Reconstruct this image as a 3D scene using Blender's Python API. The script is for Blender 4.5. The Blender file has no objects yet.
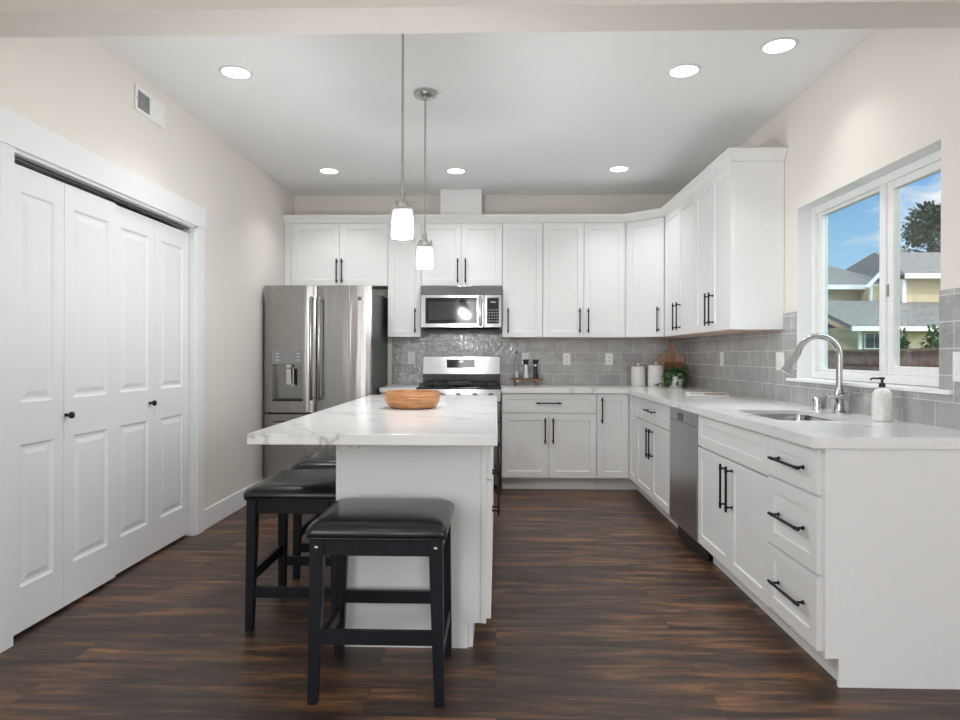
import bpy, bmesh, math, random
from mathutils import Matrix, Vector
PI = math.pi
scene = bpy.context.scene
COL = scene.collection
random.seed(7)

# ------------------------------------------------------------------ camera, world, sun, daylight, exposure
cam_data = bpy.data.cameras.new('camera')
cam = bpy.data.objects.new('camera', cam_data); COL.objects.link(cam)
F_PX = 656.21
cam_data.sensor_fit = 'HORIZONTAL'; cam_data.sensor_width = 36.0
cam_data.lens = 36.0 * F_PX / 960.0
cam_data.shift_y = -4.75 / 960.0
cam_data.clip_start = 0.05; cam_data.clip_end = 500
cam.matrix_world = (Matrix.Translation((0, 0, 1.2069)) @ Matrix.Rotation(0.0255, 4, 'Z')
                    @ Matrix.Rotation(PI / 2, 4, 'X') @ Matrix.Rotation(0.0024, 4, 'Z'))
scene.camera = cam

scene.view_settings.view_transform = 'Standard'
scene.view_settings.look = 'None'
scene.view_settings.gamma = 1.0
scene.view_settings.use_curve_mapping = False
scene.view_settings.exposure = 0.12
scene.cycles.use_denoising = True
scene.cycles.max_bounces = 10
scene.cycles.diffuse_bounces = 6
scene.cycles.glossy_bounces = 5
scene.cycles.transparent_max_bounces = 16
scene.cycles.sample_clamp_indirect = 6.0
scene.cycles.caustics_reflective = False
scene.cycles.caustics_refractive = False

SKY_STRENGTH = 1.0
SUN_STRENGTH = 2.0
SKY_FILL = 7.0
REAR_FILL_W = 30.0
SIDE_FILL_W = 50.0
LEFT_FILL_W = 72.0
CAN_W = 3.7
GREAT_FILL_W = 2.5
PENDANT_W = 104.0

world = bpy.data.worlds.new('sky'); scene.world = world
world.use_nodes = True
nt = world.node_tree; nt.nodes.clear()
def wn(t, **kw):
    n = nt.nodes.new(t)
    for k, v in kw.items(): setattr(n, k, v)
    return n
tc = wn('ShaderNodeTexCoord')
sep = wn('ShaderNodeSeparateXYZ'); nt.links.new(tc.outputs['Generated'], sep.inputs[0])
ramp = wn('ShaderNodeValToRGB'); nt.links.new(sep.outputs['Z'], ramp.inputs[0])
cr = ramp.color_ramp
cr.elements[0].position = 0.0; cr.elements[0].color = (0.80, 0.90, 1.0, 1)
cr.elements[1].position = 1.0; cr.elements[1].color = (0.07, 0.20, 0.55, 1)
e = cr.elements.new(0.12); e.color = (0.42, 0.68, 0.96, 1)
e = cr.elements.new(0.26); e.color = (0.15, 0.40, 0.84, 1)
mp = wn('ShaderNodeMapping'); mp.inputs['Scale'].default_value = (5.0, 5.0, 11.0); mp.inputs['Location'].default_value = (2.109, 8.961, 4.232)
nt.links.new(tc.outputs['Generated'], mp.inputs[0])
nz = wn('ShaderNodeTexNoise'); nz.inputs['Scale'].default_value = 1.0; nz.inputs['Detail'].default_value = 8; nz.inputs['Roughness'].default_value = 0.6
nt.links.new(mp.outputs[0], nz.inputs['Vector'])
cl = wn('ShaderNodeValToRGB'); nt.links.new(nz.outputs['Fac'], cl.inputs[0])
cl.color_ramp.elements[0].position = 0.50; cl.color_ramp.elements[0].color = (0, 0, 0, 1)
cl.color_ramp.elements[1].position = 0.60; cl.color_ramp.elements[1].color = (1, 1, 1, 1)
mixc = wn('ShaderNodeMixRGB'); nt.links.new(cl.outputs[0], mixc.inputs[0]); nt.links.new(ramp.outputs[0], mixc.inputs[1])
mixc.inputs[2].default_value = (0.95, 0.97, 1.0, 1)
bg = wn('ShaderNodeBackground'); nt.links.new(mixc.outputs[0], bg.inputs[0]); bg.inputs[1].default_value = SKY_STRENGTH
wo = wn('ShaderNodeOutputWorld'); nt.links.new(bg.outputs[0], wo.inputs[0])

def add_light(name, kind, loc, energy, color=(1, 1, 1), rot=(0, 0, 0), **kw):
    d = bpy.data.lights.new(name, kind); d.energy = energy; d.color = color
    for k, v in kw.items(): setattr(d, k, v)
    o = bpy.data.objects.new(name, d); COL.objects.link(o)
    o.location = loc; o.rotation_euler = rot
    return o
add_light('sun', 'SUN', (-8, -10, 20), SUN_STRENGTH, (1.0, 0.95, 0.88), (math.radians(42), 0, math.radians(-40)), angle=0.02)
# added second sun lamp: broad soft sky fill, in through the kitchen window
sk_ = add_light('sky_fill_sun', 'SUN', (20, -6, 16), SKY_FILL, (0.95, 0.98, 1.0), angle=math.radians(70))
sk_.rotation_euler = Vector((-0.74, 0.34, -0.58)).to_track_quat('-Z', 'Y').to_euler()
# added fill lamps set at the great room's unseen windows, behind the camera
add_light('rear_window_fill', 'AREA', (-0.75, -4.42, 1.45), REAR_FILL_W, (0.97, 0.985, 1.0), (PI / 2, 0, 0), shape='RECTANGLE', size=0.5, size_y=2.3)
add_light('side_window_fill', 'AREA', (3.92, -2.2, 1.5), SIDE_FILL_W, (0.97, 0.985, 1.0), (PI / 2, 0, PI / 2), shape='RECTANGLE', size=3.0, size_y=1.9)
add_light('left_window_fill', 'AREA', (-1.98, -1.8, 1.5), LEFT_FILL_W, (0.97, 0.985, 1.0), (PI / 2, 0, -PI / 2), shape='RECTANGLE', size=3.0, size_y=1.9)

# ------------------------------------------------------------------ mesh helpers
def root_of(o):
    while o.parent: o = o.parent
    return o
class MB:
    def __init__(s, M=None):
        s.bm = bmesh.new(); s.M = M if M is not None else Matrix.Identity(4)
    def add(s, verts, faces):
        vs = [s.bm.verts.new(s.M @ Vector(v)) for v in verts]
        out = []
        for f in faces:
            try: out.append(s.bm.faces.new([vs[i] for i in f]))
            except ValueError: pass
        return out
    def box(s, x0, x1, y0, y1, z0, z1, b=0.0, seg=1):
        if x0 > x1: x0, x1 = x1, x0
        if y0 > y1: y0, y1 = y1, y0
        if z0 > z1: z0, z1 = z1, z0
        if b <= 0:
            s.add([(x0,y0,z0),(x1,y0,z0),(x1,y1,z0),(x0,y1,z0),(x0,y0,z1),(x1,y0,z1),(x1,y1,z1),(x0,y1,z1)],
                  [(0,3,2,1),(4,5,6,7),(0,1,5,4),(1,2,6,5),(2,3,7,6),(3,0,4,7)])
            return s
        t = bmesh.new(); bmesh.ops.create_cube(t, size=1.0)
        for v in t.verts:
            v.co = Vector(((x0+x1)/2 + v.co.x*(x1-x0), (y0+y1)/2 + v.co.y*(y1-y0), (z0+z1)/2 + v.co.z*(z1-z0)))
        bmesh.ops.bevel(t, geom=list(t.edges), offset=b, segments=seg, affect='EDGES', profile=0.5)
        s.merge(t); return s
    def merge(s, t):
        t.verts.index_update()
        s.add([v.co[:] for v in t.verts], [[v.index for v in f.verts] for f in t.faces]); t.free()
    def cyl(s, p0, p1, r0, r1=None, n=20, caps=True):
        return s.tube([p0, p1], [r0, r0 if r1 is None else r1], n, caps)
    def tube(s, pts, r, n=12, caps=True):
        pts = [Vector(p) for p in pts]
        rs = r if isinstance(r, (list, tuple)) else [r] * len(pts)
        verts = []; faces = []
        up = None
        for i, p in enumerate(pts):
            if i == 0: t = pts[1] - p
            elif i == len(pts) - 1: t = p - pts[i-1]
            else: t = (pts[i+1] - p).normalized() + (p - pts[i-1]).normalized()
            t.normalize()
            if up is None:
                a = Vector((0, 0, 1)) if abs(t.z) < 0.9 else Vector((1, 0, 0))
                up = t.cross(a).normalized()
            else:
                up = (up - t * up.dot(t)).normalized()
            w = t.cross(up)
            for k in range(n):
                ang = 2 * PI * k / n
                verts.append(p + (up * math.cos(ang) + w * math.sin(ang)) * rs[i])
        for i in range(len(pts) - 1):
            for k in range(n):
                a = i*n + k; b = i*n + (k+1) % n
                faces.append((a, b, b+n, a+n))
        if caps:
            faces.append(tuple(range(n-1, -1, -1))); faces.append(tuple(range((len(pts)-1)*n, len(pts)*n)))
        s.add(verts, faces); return s
    def lathe(s, c, prof, n=32):
        # prof: list of (radius, z); closes at the axis where radius is 0
        verts = []; faces = []; rows = []
        for r, z in prof:
            if r <= 1e-6:
                verts.append((c[0], c[1], c[2] + z)); rows.append([len(verts)-1])
            else:
                row = []
                for k in range(n):
                    a = 2*PI*k/n
                    verts.append((c[0] + r*math.cos(a), c[1] + r*math.sin(a), c[2] + z)); row.append(len(verts)-1)
                rows.append(row)
        for A, B in zip(rows, rows[1:]):
            for k in range(n):
                k2 = (k+1) % n
                if len(A) == 1 and len(B) == 1: break
                if len(A) == 1: faces.append((A[0], B[k], B[k2]))
                elif len(B) == 1: faces.append((A[k], A[k2], B[0]))
                else: faces.append((A[k], A[k2], B[k2], B[k]))
        s.add(verts, faces); return s
    def prism(s, pts, d0, d1, axis='z'):
        def P(a, b, d):
            return (a, b, d) if axis == 'z' else ((a, d, b) if axis == 'y' else (d, a, b))
        n = len(pts)
        verts = [P(a, b, d0) for a, b in pts] + [P(a, b, d1) for a, b in pts]
        faces = [tuple(range(n-1, -1, -1)), tuple(range(n, 2*n))] + [(i, (i+1) % n, (i+1) % n + n, i + n) for i in range(n)]
        s.add(verts, faces); return s
    def holed(s, outer, holes, z0, z1):
        t = bmesh.new(); es = []
        for loop in [outer] + holes:
            vs = [t.verts.new((a, b, z0)) for a, b in loop]
            es += [t.edges.new((vs[i], vs[(i+1) % len(vs)])) for i in range(len(vs))]
        bmesh.ops.triangle_fill(t, edges=es, use_beauty=True, use_dissolve=False)
        r = bmesh.ops.extrude_face_region(t, geom=list(t.faces))
        for v in [g for g in r['geom'] if isinstance(g, bmesh.types.BMVert)]: v.co.z = z1
        s.merge(t); return s
    def ellipsoid(s, c, rx, ry, rz, n=16, m=10):
        prof = [(math.sin(PI*i/m), -math.cos(PI*i/m)) for i in range(m+1)]
        t = MB(); t.lathe((0,0,0), prof, n)
        for v in t.bm.verts: v.co = Vector((c[0]+v.co.x*rx, c[1]+v.co.y*ry, c[2]+v.co.z*rz))
        s.merge(t.bm); return s
    def rings(s, loops, cap_first=True, cap_last=True):
        n = len(loops[0]); verts = [v for l in loops for v in l]; faces = []
        for i in range(len(loops)-1):
            for k in range(n):
                a = i*n+k; b = i*n+(k+1) % n
                faces.append((a, b, b+n, a+n))
        if cap_first: faces.append(tuple(range(n-1, -1, -1)))
        if cap_last: faces.append(tuple(range((len(loops)-1)*n, len(loops)*n)))
        s.add(verts, faces); return s
    def build(s, name, mat, parent=None, smooth=True, bevel=0.0, origin=None, recalc=True, angle=35):
        bm = s.bm
        if recalc: bmesh.ops.recalc_face_normals(bm, faces=list(bm.faces))
        me = bpy.data.meshes.new(name)
        if parent is not None:
            off = Vector(root_of(parent).location)
            loc = Vector((0, 0, 0))
        else:
            if origin is None:
                xs = [v.co.x for v in bm.verts]; ys = [v.co.y for v in bm.verts]; zs = [v.co.z for v in bm.verts]
                origin = ((min(xs)+max(xs))/2, (min(ys)+max(ys))/2, min(zs))
            off = Vector(origin); loc = off
        for v in bm.verts: v.co -= off
        bm.to_mesh(me); bm.free()
        if mat is not None: me.materials.append(mat)
        if smooth:
            for p in me.polygons: p.use_smooth = True
            me.set_sharp_from_angle(angle=math.radians(angle))
        o = bpy.data.objects.new(name, me); COL.objects.link(o)
        o.location = loc
        if parent is not None: o.parent = parent
        if bevel > 0:
            m = o.modifiers.new('bevel', 'BEVEL'); m.width = bevel; m.segments = 2; m.limit_method = 'ANGLE'; m.angle_limit = math.radians(40)
        return o
def tag(o, label=None, cat=None, group=None, kind=None):
    if label: o['label'] = label
    if cat: o['category'] = cat
    if group: o['group'] = group
    if kind: o['kind'] = kind
    return o
def thing(name, loc, label, cat, group=None, kind=None):
    o = bpy.data.objects.new(name, None); COL.objects.link(o)
    o.empty_display_size = 0.1; o.location = loc
    return tag(o, label, cat, group, kind)
def copy_tree(o, parent=None):
    c = o.copy(); COL.objects.link(c)
    if parent is not None: c.parent = parent
    for ch in list(o.children): copy_tree(ch, c)
    return c
def frame(origin, u):
    """local (u right, v up, n outward) -> world, for a vertical face whose rightward direction is u"""
    u = Vector(u).normalized(); v = Vector((0, 0, 1)); n = u.cross(v)
    M = Matrix((( u.x, v.x, n.x, origin[0]), (u.y, v.y, n.y, origin[1]), (u.z, v.z, n.z, origin[2]), (0, 0, 0, 1)))
    return M
def rrect(x0, x1, y0, y1, r, n=5):
    out = []
    for cx, cy, a0 in ((x1-r, y1-r, 0), (x0+r, y1-r, 90), (x0+r, y0+r, 180), (x1-r, y0+r, 270)):
        for k in range(n+1):
            a = math.radians(a0 + 90*k/n); out.append((cx + r*math.cos(a), cy + r*math.sin(a)))
    return out

# ------------------------------------------------------------------ materials
MATS = {}
class NG:
    def __init__(s, name):
        s.m = bpy.data.materials.new(name); s.m.use_nodes = True; s.t = s.m.node_tree
        s.p = s.t.nodes['Principled BSDF']; s.out = s.t.nodes['Material Output']
    def n(s, t, **kw):
        x = s.t.nodes.new(t)
        for k, v in kw.items():
            if k.startswith('i_'): x.inputs[k[2:].replace('_', ' ')].default_value = v
            else: setattr(x, k, v)
        return x
    def l(s, a, b): s.t.links.new(a, b)
    def pos(s, scale=(1,1,1), rot=(0,0,0), obj=False, loc=(0,0,0)):
        if obj: src = s.n('ShaderNodeTexCoord').outputs['Object']
        else: src = s.n('ShaderNodeNewGeometry').outputs['Position']
        m = s.n('ShaderNodeMapping'); m.inputs['Scale'].default_value = scale; m.inputs['Rotation'].default_value = rot; m.inputs['Location'].default_value = loc
        s.l(src, m.inputs[0]); return m.outputs[0]
    def noise(s, vec, scale, detail=4, rough=0.5, dist=0.0):
        x = s.n('ShaderNodeTexNoise'); x.inputs['Scale'].default_value = scale; x.inputs['Detail'].default_value = detail
        x.inputs['Roughness'].default_value = rough; x.inputs['Distortion'].default_value = dist
        s.l(vec, x.inputs['Vector']); return x
    def ramp(s, fac, stops):
        r = s.n('ShaderNodeValToRGB'); s.l(fac, r.inputs[0]); c = r.color_ramp
        c.elements[0].position, c.elements[0].color = stops[0][0], tuple(stops[0][1]) + (1,)
        c.elements[1].position, c.elements[1].color = stops[-1][0], tuple(stops[-1][1]) + (1,)
        for p, col in stops[1:-1]:
            e = c.elements.new(p); e.color = tuple(col) + (1,)
        return r.outputs[0]
    def mix(s, fac, a, b, mode='MIX'):
        x = s.n('ShaderNodeMixRGB', blend_type=mode)
        for i, v in ((0, fac), (1, a), (2, b)):
            if hasattr(v, 'links'): s.l(v, x.inputs[i])
            elif isinstance(v, (int, float)): x.inputs[i].default_value = v
            else: x.inputs[i].default_value = tuple(v) + (1,)
        return x.outputs[0]
    def bump(s, h, strength=0.2, dist=0.01, prev=None):
        b = s.n('ShaderNodeBump'); b.inputs['Strength'].default_value = strength; b.inputs['Distance'].default_value = dist
        s.l(h, b.inputs['Height'])
        if prev is not None: s.l(prev, b.inputs['Normal'])
        s.l(b.outputs[0], s.p.inputs['Normal']); return b.outputs[0]
    def set(s, **kw):
        for k, v in kw.items():
            inp = s.p.inputs[k.replace('_', ' ')]
            if hasattr(v, 'links'): s.l(v, inp)
            elif isinstance(v, tuple) and len(v) == 3: inp.default_value = v + (1,)
            else: inp.default_value = v
        return s
def plain(name, col, rough=0.5, metal=0.0, var=0.04, scale=30, bump=0.0, spec=0.5, obj=True):
    g = NG(name); v = g.pos(obj=obj); nz = g.noise(v, scale, 3)
    c = g.ramp(nz.outputs['Fac'], [(0.3, tuple(x*(1-var) for x in col)), (0.7, tuple(min(1, x*(1+var)) for x in col))])
    g.set(Base_Color=c, Roughness=rough, Metallic=metal); g.p.inputs['Specular IOR Level'].default_value = spec
    if bump: g.bump(nz.outputs['Fac'], bump, 0.002)
    return g.m
M_WALL = plain('beige_wall_paint', (0.775, 0.73, 0.68), 0.85, var=0.012, scale=180, bump=0.05, spec=0.2, obj=False)
M_CEIL = plain('ceiling_paint', (0.90, 0.90, 0.90), 0.9, var=0.01, scale=150, bump=0.06, spec=0.1, obj=False)
M_TRIM = plain('white_trim_paint', (0.82, 0.82, 0.825), 0.6, var=0.008, scale=60, obj=False)
M_CAB = plain('white_cabinet_paint', (0.82, 0.82, 0.815), 0.46, var=0.01, scale=40, obj=False)
M_CABIN = plain('cabinet_underside_wood', (0.62, 0.45, 0.36), 0.6, var=0.06, scale=25)
M_BLACK = plain('matte_black_metal', (0.009, 0.009, 0.010), 0.42, 0.0, spec=0.3)
M_BLACKP = plain('black_plastic', (0.014, 0.014, 0.015), 0.35)
M_DARK = plain('dark_gap', (0.02, 0.02, 0.02), 0.8)
M_DKGREY = plain('dark_grey_steel', (0.10, 0.10, 0.10), 0.45, 0.3)
M_GREYP = plain('grey_plastic', (0.30, 0.30, 0.31), 0.4)
M_NICKEL = plain('brushed_nickel', (0.48, 0.475, 0.465), 0.24, 1.0, scale=120)
M_CHROME = plain('satin_chrome', (0.72, 0.72, 0.72), 0.16, 1.0, scale=80)
M_WHITEP = plain('white_plastic', (0.82, 0.82, 0.81), 0.35)
M_CERAM = plain('white_ceramic', (0.80, 0.79, 0.78), 0.25, var=0.02)
M_GLOSSBLK = plain('black_glass', (0.012, 0.012, 0.013), 0.05)
M_ENAMEL = plain('black_enamel', (0.012, 0.012, 0.014), 0.18)
M_IRON = plain('cast_iron', (0.014, 0.014, 0.014), 0.5, var=0.2, scale=120, bump=0.2)
M_PAPER = plain('paper', (0.78, 0.77, 0.75), 0.6)

def steel(name, base=(0.34, 0.337, 0.333), rough=0.16, wav=0.0, horiz=False):
    g = NG(name)
    v = g.pos(scale=(3, 3, 260) if horiz else (260, 260, 3), obj=False)
    nz = g.noise(v, 1.0, 3)
    c = g.ramp(nz.outputs['Fac'], [(0.25, tuple(x*0.93 for x in base)), (0.75, tuple(x*1.05 for x in base))])
    g.set(Base_Color=c, Metallic=1.0, Roughness=rough)
    b = g.bump(nz.outputs['Fac'], 0.05, 0.001)
    if wav:
        w = g.noise(g.pos(scale=(9, 9, 0.7)), 1.0, 2, dist=0.4)
        g.bump(w.outputs['Fac'], wav, 0.02, b)
    return g.m
M_STEEL = steel('stainless_steel', horiz=True)
M_STEELV = steel('fridge_stainless_steel', (0.40, 0.39, 0.38), 0.19, 0.35)
M_STEELD = steel('dishwasher_stainless_steel', (0.50, 0.50, 0.50), 0.28, horiz=True)

def marble():
    g = NG('white_quartz_with_grey_veins')
    v = g.pos(scale=(1, 1, 1), rot=(0, 0, 0.6))
    warp = g.noise(v, 1.3, 5, 0.6)
    wv = g.n('ShaderNodeVectorMath', operation='SCALE'); wv.inputs['Scale'].default_value = 0.9; g.l(warp.outputs['Color'], wv.inputs[0])
    ad = g.n('ShaderNodeVectorMath', operation='ADD'); g.l(v, ad.inputs[0]); g.l(wv.outputs[0], ad.inputs[1])
    mp = g.n('ShaderNodeMapping'); mp.inputs['Scale'].default_value = (1.0, 2.1, 1.5); g.l(ad.outputs[0], mp.inputs[0])
    n1 = g.noise(mp.outputs[0], 1.15, 2, 0.4)
    sub = g.n('ShaderNodeMath', operation='SUBTRACT'); g.l(n1.outputs['Fac'], sub.inputs[0]); sub.inputs[1].default_value = 0.5
    ab = g.n('ShaderNodeMath', operation='ABSOLUTE'); g.l(sub.outputs[0], ab.inputs[0])
    vein = g.ramp(ab.outputs[0], [(0.0, (1, 1, 1)), (0.012, (0.35, 0.35, 0.35)), (0.035, (0, 0, 0))])
    fade = g.ramp(g.noise(v, 2.2, 2).outputs['Fac'], [(0.42, (0, 0, 0)), (0.62, (1, 1, 1))])
    amt = g.mix(1.0, vein, fade, 'MULTIPLY')
    cloud = g.ramp(g.noise(v, 2.0, 4).outputs['Fac'], [(0.3, (0.80, 0.80, 0.80)), (0.7, (0.86, 0.86, 0.855))])
    col = g.mix(amt, cloud, (0.47, 0.46, 0.46))
    g.set(Base_Color=col, Roughness=0.16)
    return g.m
M_QUARTZ = marble()

def tile(name, horiz_axis):
    g = NG(name)
    src = g.n('ShaderNodeNewGeometry').outputs['Position']
    sp = g.n('ShaderNodeSeparateXYZ'); g.l(src, sp.inputs[0])
    cb = g.n('ShaderNodeCombineXYZ'); g.l(sp.outputs[horiz_axis], cb.inputs[0])
    z = g.n('ShaderNodeMath', operation='SUBTRACT'); g.l(sp.outputs['Z'], z.inputs[0]); z.inputs[1].default_value = 0.914
    g.l(z.outputs[0], cb.inputs[1])
    br = g.n('ShaderNodeTexBrick'); g.l(cb.outputs[0], br.inputs['Vector'])
    br.inputs['Scale'].default_value = 1.0; br.inputs['Brick Width'].default_value = 0.222; br.inputs['Row Height'].default_value = 0.1085
    br.inputs['Mortar Size'].default_value = 0.0022; br.inputs['Mortar Smooth'].default_value = 0.3; br.offset = 0.5
    br.inputs['Color1'].default_value = (0.37, 0.37, 0.368, 1); br.inputs['Color2'].default_value = (0.44, 0.438, 0.435, 1)
    br.inputs['Mortar'].default_value = (0.64, 0.635, 0.63, 1); br.inputs['Bias'].default_value = 0.0
    n1 = g.noise(src, 25, 2, 0.4, 0.8)
    var = g.ramp(g.noise(src, 9, 3).outputs['Fac'], [(0.3, (0.86, 0.86, 0.86)), (0.7, (1.12, 1.12, 1.12))])
    col = g.mix(1.0, br.outputs['Color'], var, 'MULTIPLY')
    g.set(Base_Color=col)
    g.p.inputs['Specular IOR Level'].default_value = 0.9
    rg = g.mix(br.outputs['Fac'], (0.05, 0.05, 0.05), (0.7, 0.7, 0.7)); g.set(Roughness=rg)
    b = g.bump(n1.outputs['Fac'], 1.0, 0.005)
    iv = g.n('ShaderNodeMath', operation='SUBTRACT'); iv.inputs[0].default_value = 1.0; g.l(br.outputs['Fac'], iv.inputs[1])
    g.bump(iv.outputs[0], 0.5, 0.002, b)
    return g.m
M_TILEX = tile('grey_glazed_tile_along_x', 'X')
M_TILEY = tile('grey_glazed_tile_along_y', 'Y')

def floor_mat():
    g = NG('dark_wood_plank_floor')
    v = g.pos()
    br = g.n('ShaderNodeTexBrick'); g.l(v, br.inputs['Vector'])
    br.inputs['Scale'].default_value = 1.0; br.inputs['Brick Width'].default_value = 1.22; br.inputs['Row Height'].default_value = 0.182
    br.inputs['Mortar Size'].default_value = 0.0012; br.inputs['Mortar Smooth'].default_value = 0.1; br.offset = 0.37; br.offset_frequency = 2
    br.inputs['Color1'].default_value = (0, 0, 0, 1); br.inputs['Color2'].default_value = (1, 1, 1, 1); br.inputs['Mortar'].default_value = (0.5, 0.5, 0.5, 1)
    # shift the grain from plank to plank
    sh = g.n('ShaderNodeVectorMath', operation='SCALE'); sh.inputs['Scale'].default_value = 7.0; g.l(br.outputs['Color'], sh.inputs[0])
    ad = g.n('ShaderNodeVectorMath', operation='ADD'); g.l(v, ad.inputs[0]); g.l(sh.outputs[0], ad.inputs[1])
    m1 = g.n('ShaderNodeMapping'); m1.inputs['Scale'].default_value = (1.9, 14, 1); g.l(ad.outputs[0], m1.inputs[0])
    big = g.noise(m1.outputs[0], 1.0, 5, 0.6, 0.5)
    m2 = g.n('ShaderNodeMapping'); m2.inputs['Scale'].default_value = (8, 85, 1); g.l(ad.outputs[0], m2.inputs[0])
    fine = g.noise(m2.outputs[0], 1.0, 4, 0.65)
    col = g.ramp(big.outputs['Fac'], [(0.35, (0.032, 0.022, 0.019)), (0.46, (0.056, 0.035, 0.026)), (0.55, (0.105, 0.056, 0.033)), (0.65, (0.215, 0.103, 0.048))])
    fcol = g.ramp(fine.outputs['Fac'], [(0.28, (0.50, 0.50, 0.51)), (0.72, (1.5, 1.46, 1.42))])
    col = g.mix(1.0, col, fcol, 'MULTIPLY')
    pl = g.ramp(br.outputs['Color'], [(0.0, (0.88, 0.88, 0.90)), (1.0, (1.12, 1.10, 1.07))])
    col = g.mix(1.0, col, pl, 'MULTIPLY')
    col = g.mix(br.outputs['Fac'], col, (0.035, 0.028, 0.025))
    # saw marks across the boards
    m3 = g.n('ShaderNodeMapping'); m3.inputs['Scale'].default_value = (95, 6, 1); g.l(ad.outputs[0], m3.inputs[0])
    saw = g.noise(m3.outputs[0], 1.0, 2)
    g.set(Base_Color=col); g.p.inputs['Specular IOR Level'].default_value = 0.4
    rg = g.ramp(fine.outputs['Fac'], [(0.3, (0.30, 0.30, 0.30)), (0.7, (0.44, 0.44, 0.44))]); g.set(Roughness=rg)
    b = g.bump(fine.outputs['Fac'], 0.18, 0.003)
    b = g.bump(saw.outputs['Fac'], 0.12, 0.003, b)
    iv = g.n('ShaderNodeMath', operation='SUBTRACT'); iv.inputs[0].default_value = 1.0; g.l(br.outputs['Fac'], iv.inputs[1])
    g.bump(iv.outputs[0], 0.4, 0.002, b)
    return g.m
M_FLOOR = floor_mat()

def wood(name, c0, c1, scale=(3, 30, 30), rough=0.4, spec=0.5):
    g = NG(name); v = g.pos(scale=scale, obj=True)
    nz = g.noise(v, 1.0, 5, 0.6, 0.6)
    g.set(Base_Color=g.ramp(nz.outputs['Fac'], [(0.28, c0), (0.72, c1)]), Roughness=rough)
    g.p.inputs['Specular IOR Level'].default_value = spec
    g.bump(nz.outputs['Fac'], 0.08, 0.002)
    return g.m
M_STOOLW = wood('black_stained_wood', (0.006, 0.007, 0.010), (0.012, 0.014, 0.019), (20, 20, 4), 0.4, 0.25)
M_BOWL = wood('acacia_bowl_wood', (0.24, 0.09, 0.03), (0.60, 0.30, 0.12), (7, 7, 45), 0.35)
M_WALNUT = wood('striped_walnut_board', (0.17, 0.08, 0.045), (0.66, 0.43, 0.29), (32, 3, 1.0), 0.45)
M_BOARD2 = wood('brown_board_wood', (0.16, 0.07, 0.03), (0.30, 0.15, 0.07), (4, 10, 24), 0.45)
M_RISER = wood('rustic_brown_wood', (0.14, 0.06, 0.025), (0.32, 0.16, 0.075), (4, 30, 30), 0.55)
def leather():
    g = NG('black_leather'); v = g.pos(obj=True)
    vo = g.n('ShaderNodeTexVoronoi'); vo.inputs['Scale'].default_value = 260; g.l(v, vo.inputs['Vector'])
    nz = g.noise(v, 7, 4, 0.6)
    g.set(Base_Color=g.ramp(nz.outputs['Fac'], [(0.3, (0.009, 0.009, 0.010)), (0.7, (0.015, 0.014, 0.014))]), Roughness=0.24)
    b = g.bump(vo.outputs['Distance'], 0.04, 0.0008)
    g.bump(nz.outputs['Fac'], 0.15, 0.012, b)
    return g.m
M_LEATHER = leather()
def glass(name, tint=(1, 1, 1), refl=1.0):
    g = NG(name); g.t.nodes.remove(g.p)
    tr = g.n('ShaderNodeBsdfTransparent'); tr.inputs[0].default_value = tint + (1,)
    gl = g.n('ShaderNodeBsdfGlossy'); gl.inputs['Roughness'].default_value = 0.01
    lw = g.n('ShaderNodeLayerWeight'); lw.inputs[0].default_value = 0.5
    pw = g.n('ShaderNodeMath', operation='POWER'); pw.inputs[1].default_value = 4.0; g.l(lw.outputs['Facing'], pw.inputs[0])
    mu = g.n('ShaderNodeMath', operation='MULTIPLY_ADD'); mu.inputs[1].default_value = 0.8*refl; mu.inputs[2].default_value = 0.035*refl; g.l(pw.outputs[0], mu.inputs[0])
    nz = g.noise(g.pos(obj=True), 3, 1); b = g.n('ShaderNodeBump'); b.inputs['Strength'].default_value = 0.02; g.l(nz.outputs['Fac'], b.inputs['Height']); g.l(b.outputs[0], gl.inputs['Normal'])
    mx = g.n('ShaderNodeMixShader'); g.l(mu.outputs[0], mx.inputs[0]); g.l(tr.outputs[0], mx.inputs[1]); g.l(gl.outputs[0], mx.inputs[2])
    g.l(mx.outputs[0], g.out.inputs[0]); return g.m
M_PANE = glass('window_glass', (0.96, 0.985, 0.97), 1.0)
M_PANESCREEN = glass('screened_window_glass', (0.86, 0.92, 0.91), 0.6)
M_CLEAR = glass('clear_glass', (0.96, 0.97, 0.97), 1.3)
def emit(name, col, strength):
    g = NG(name); g.set(Base_Color=(0.9, 0.9, 0.9), Roughness=0.5, Emission_Color=col)
    nz = g.noise(g.pos(obj=True), 20, 2); c = g.ramp(nz.outputs['Fac'], [(0.2, tuple(x*0.98 for x in col)), (0.8, col)])
    g.l(c, g.p.inputs['Emission Color']); g.p.inputs['Emission Strength'].default_value = strength
    return g.m
M_LENS = emit('lit_downlight_lens', (1.0, 0.98, 0.95), 6.0)
M_BULB = emit('lit_bulb', (1.0, 0.95, 0.88), 5.0)
M_DISPLAY = emit('lit_display_digits', (0.8, 0.9, 1.0), 1.2)
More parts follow.
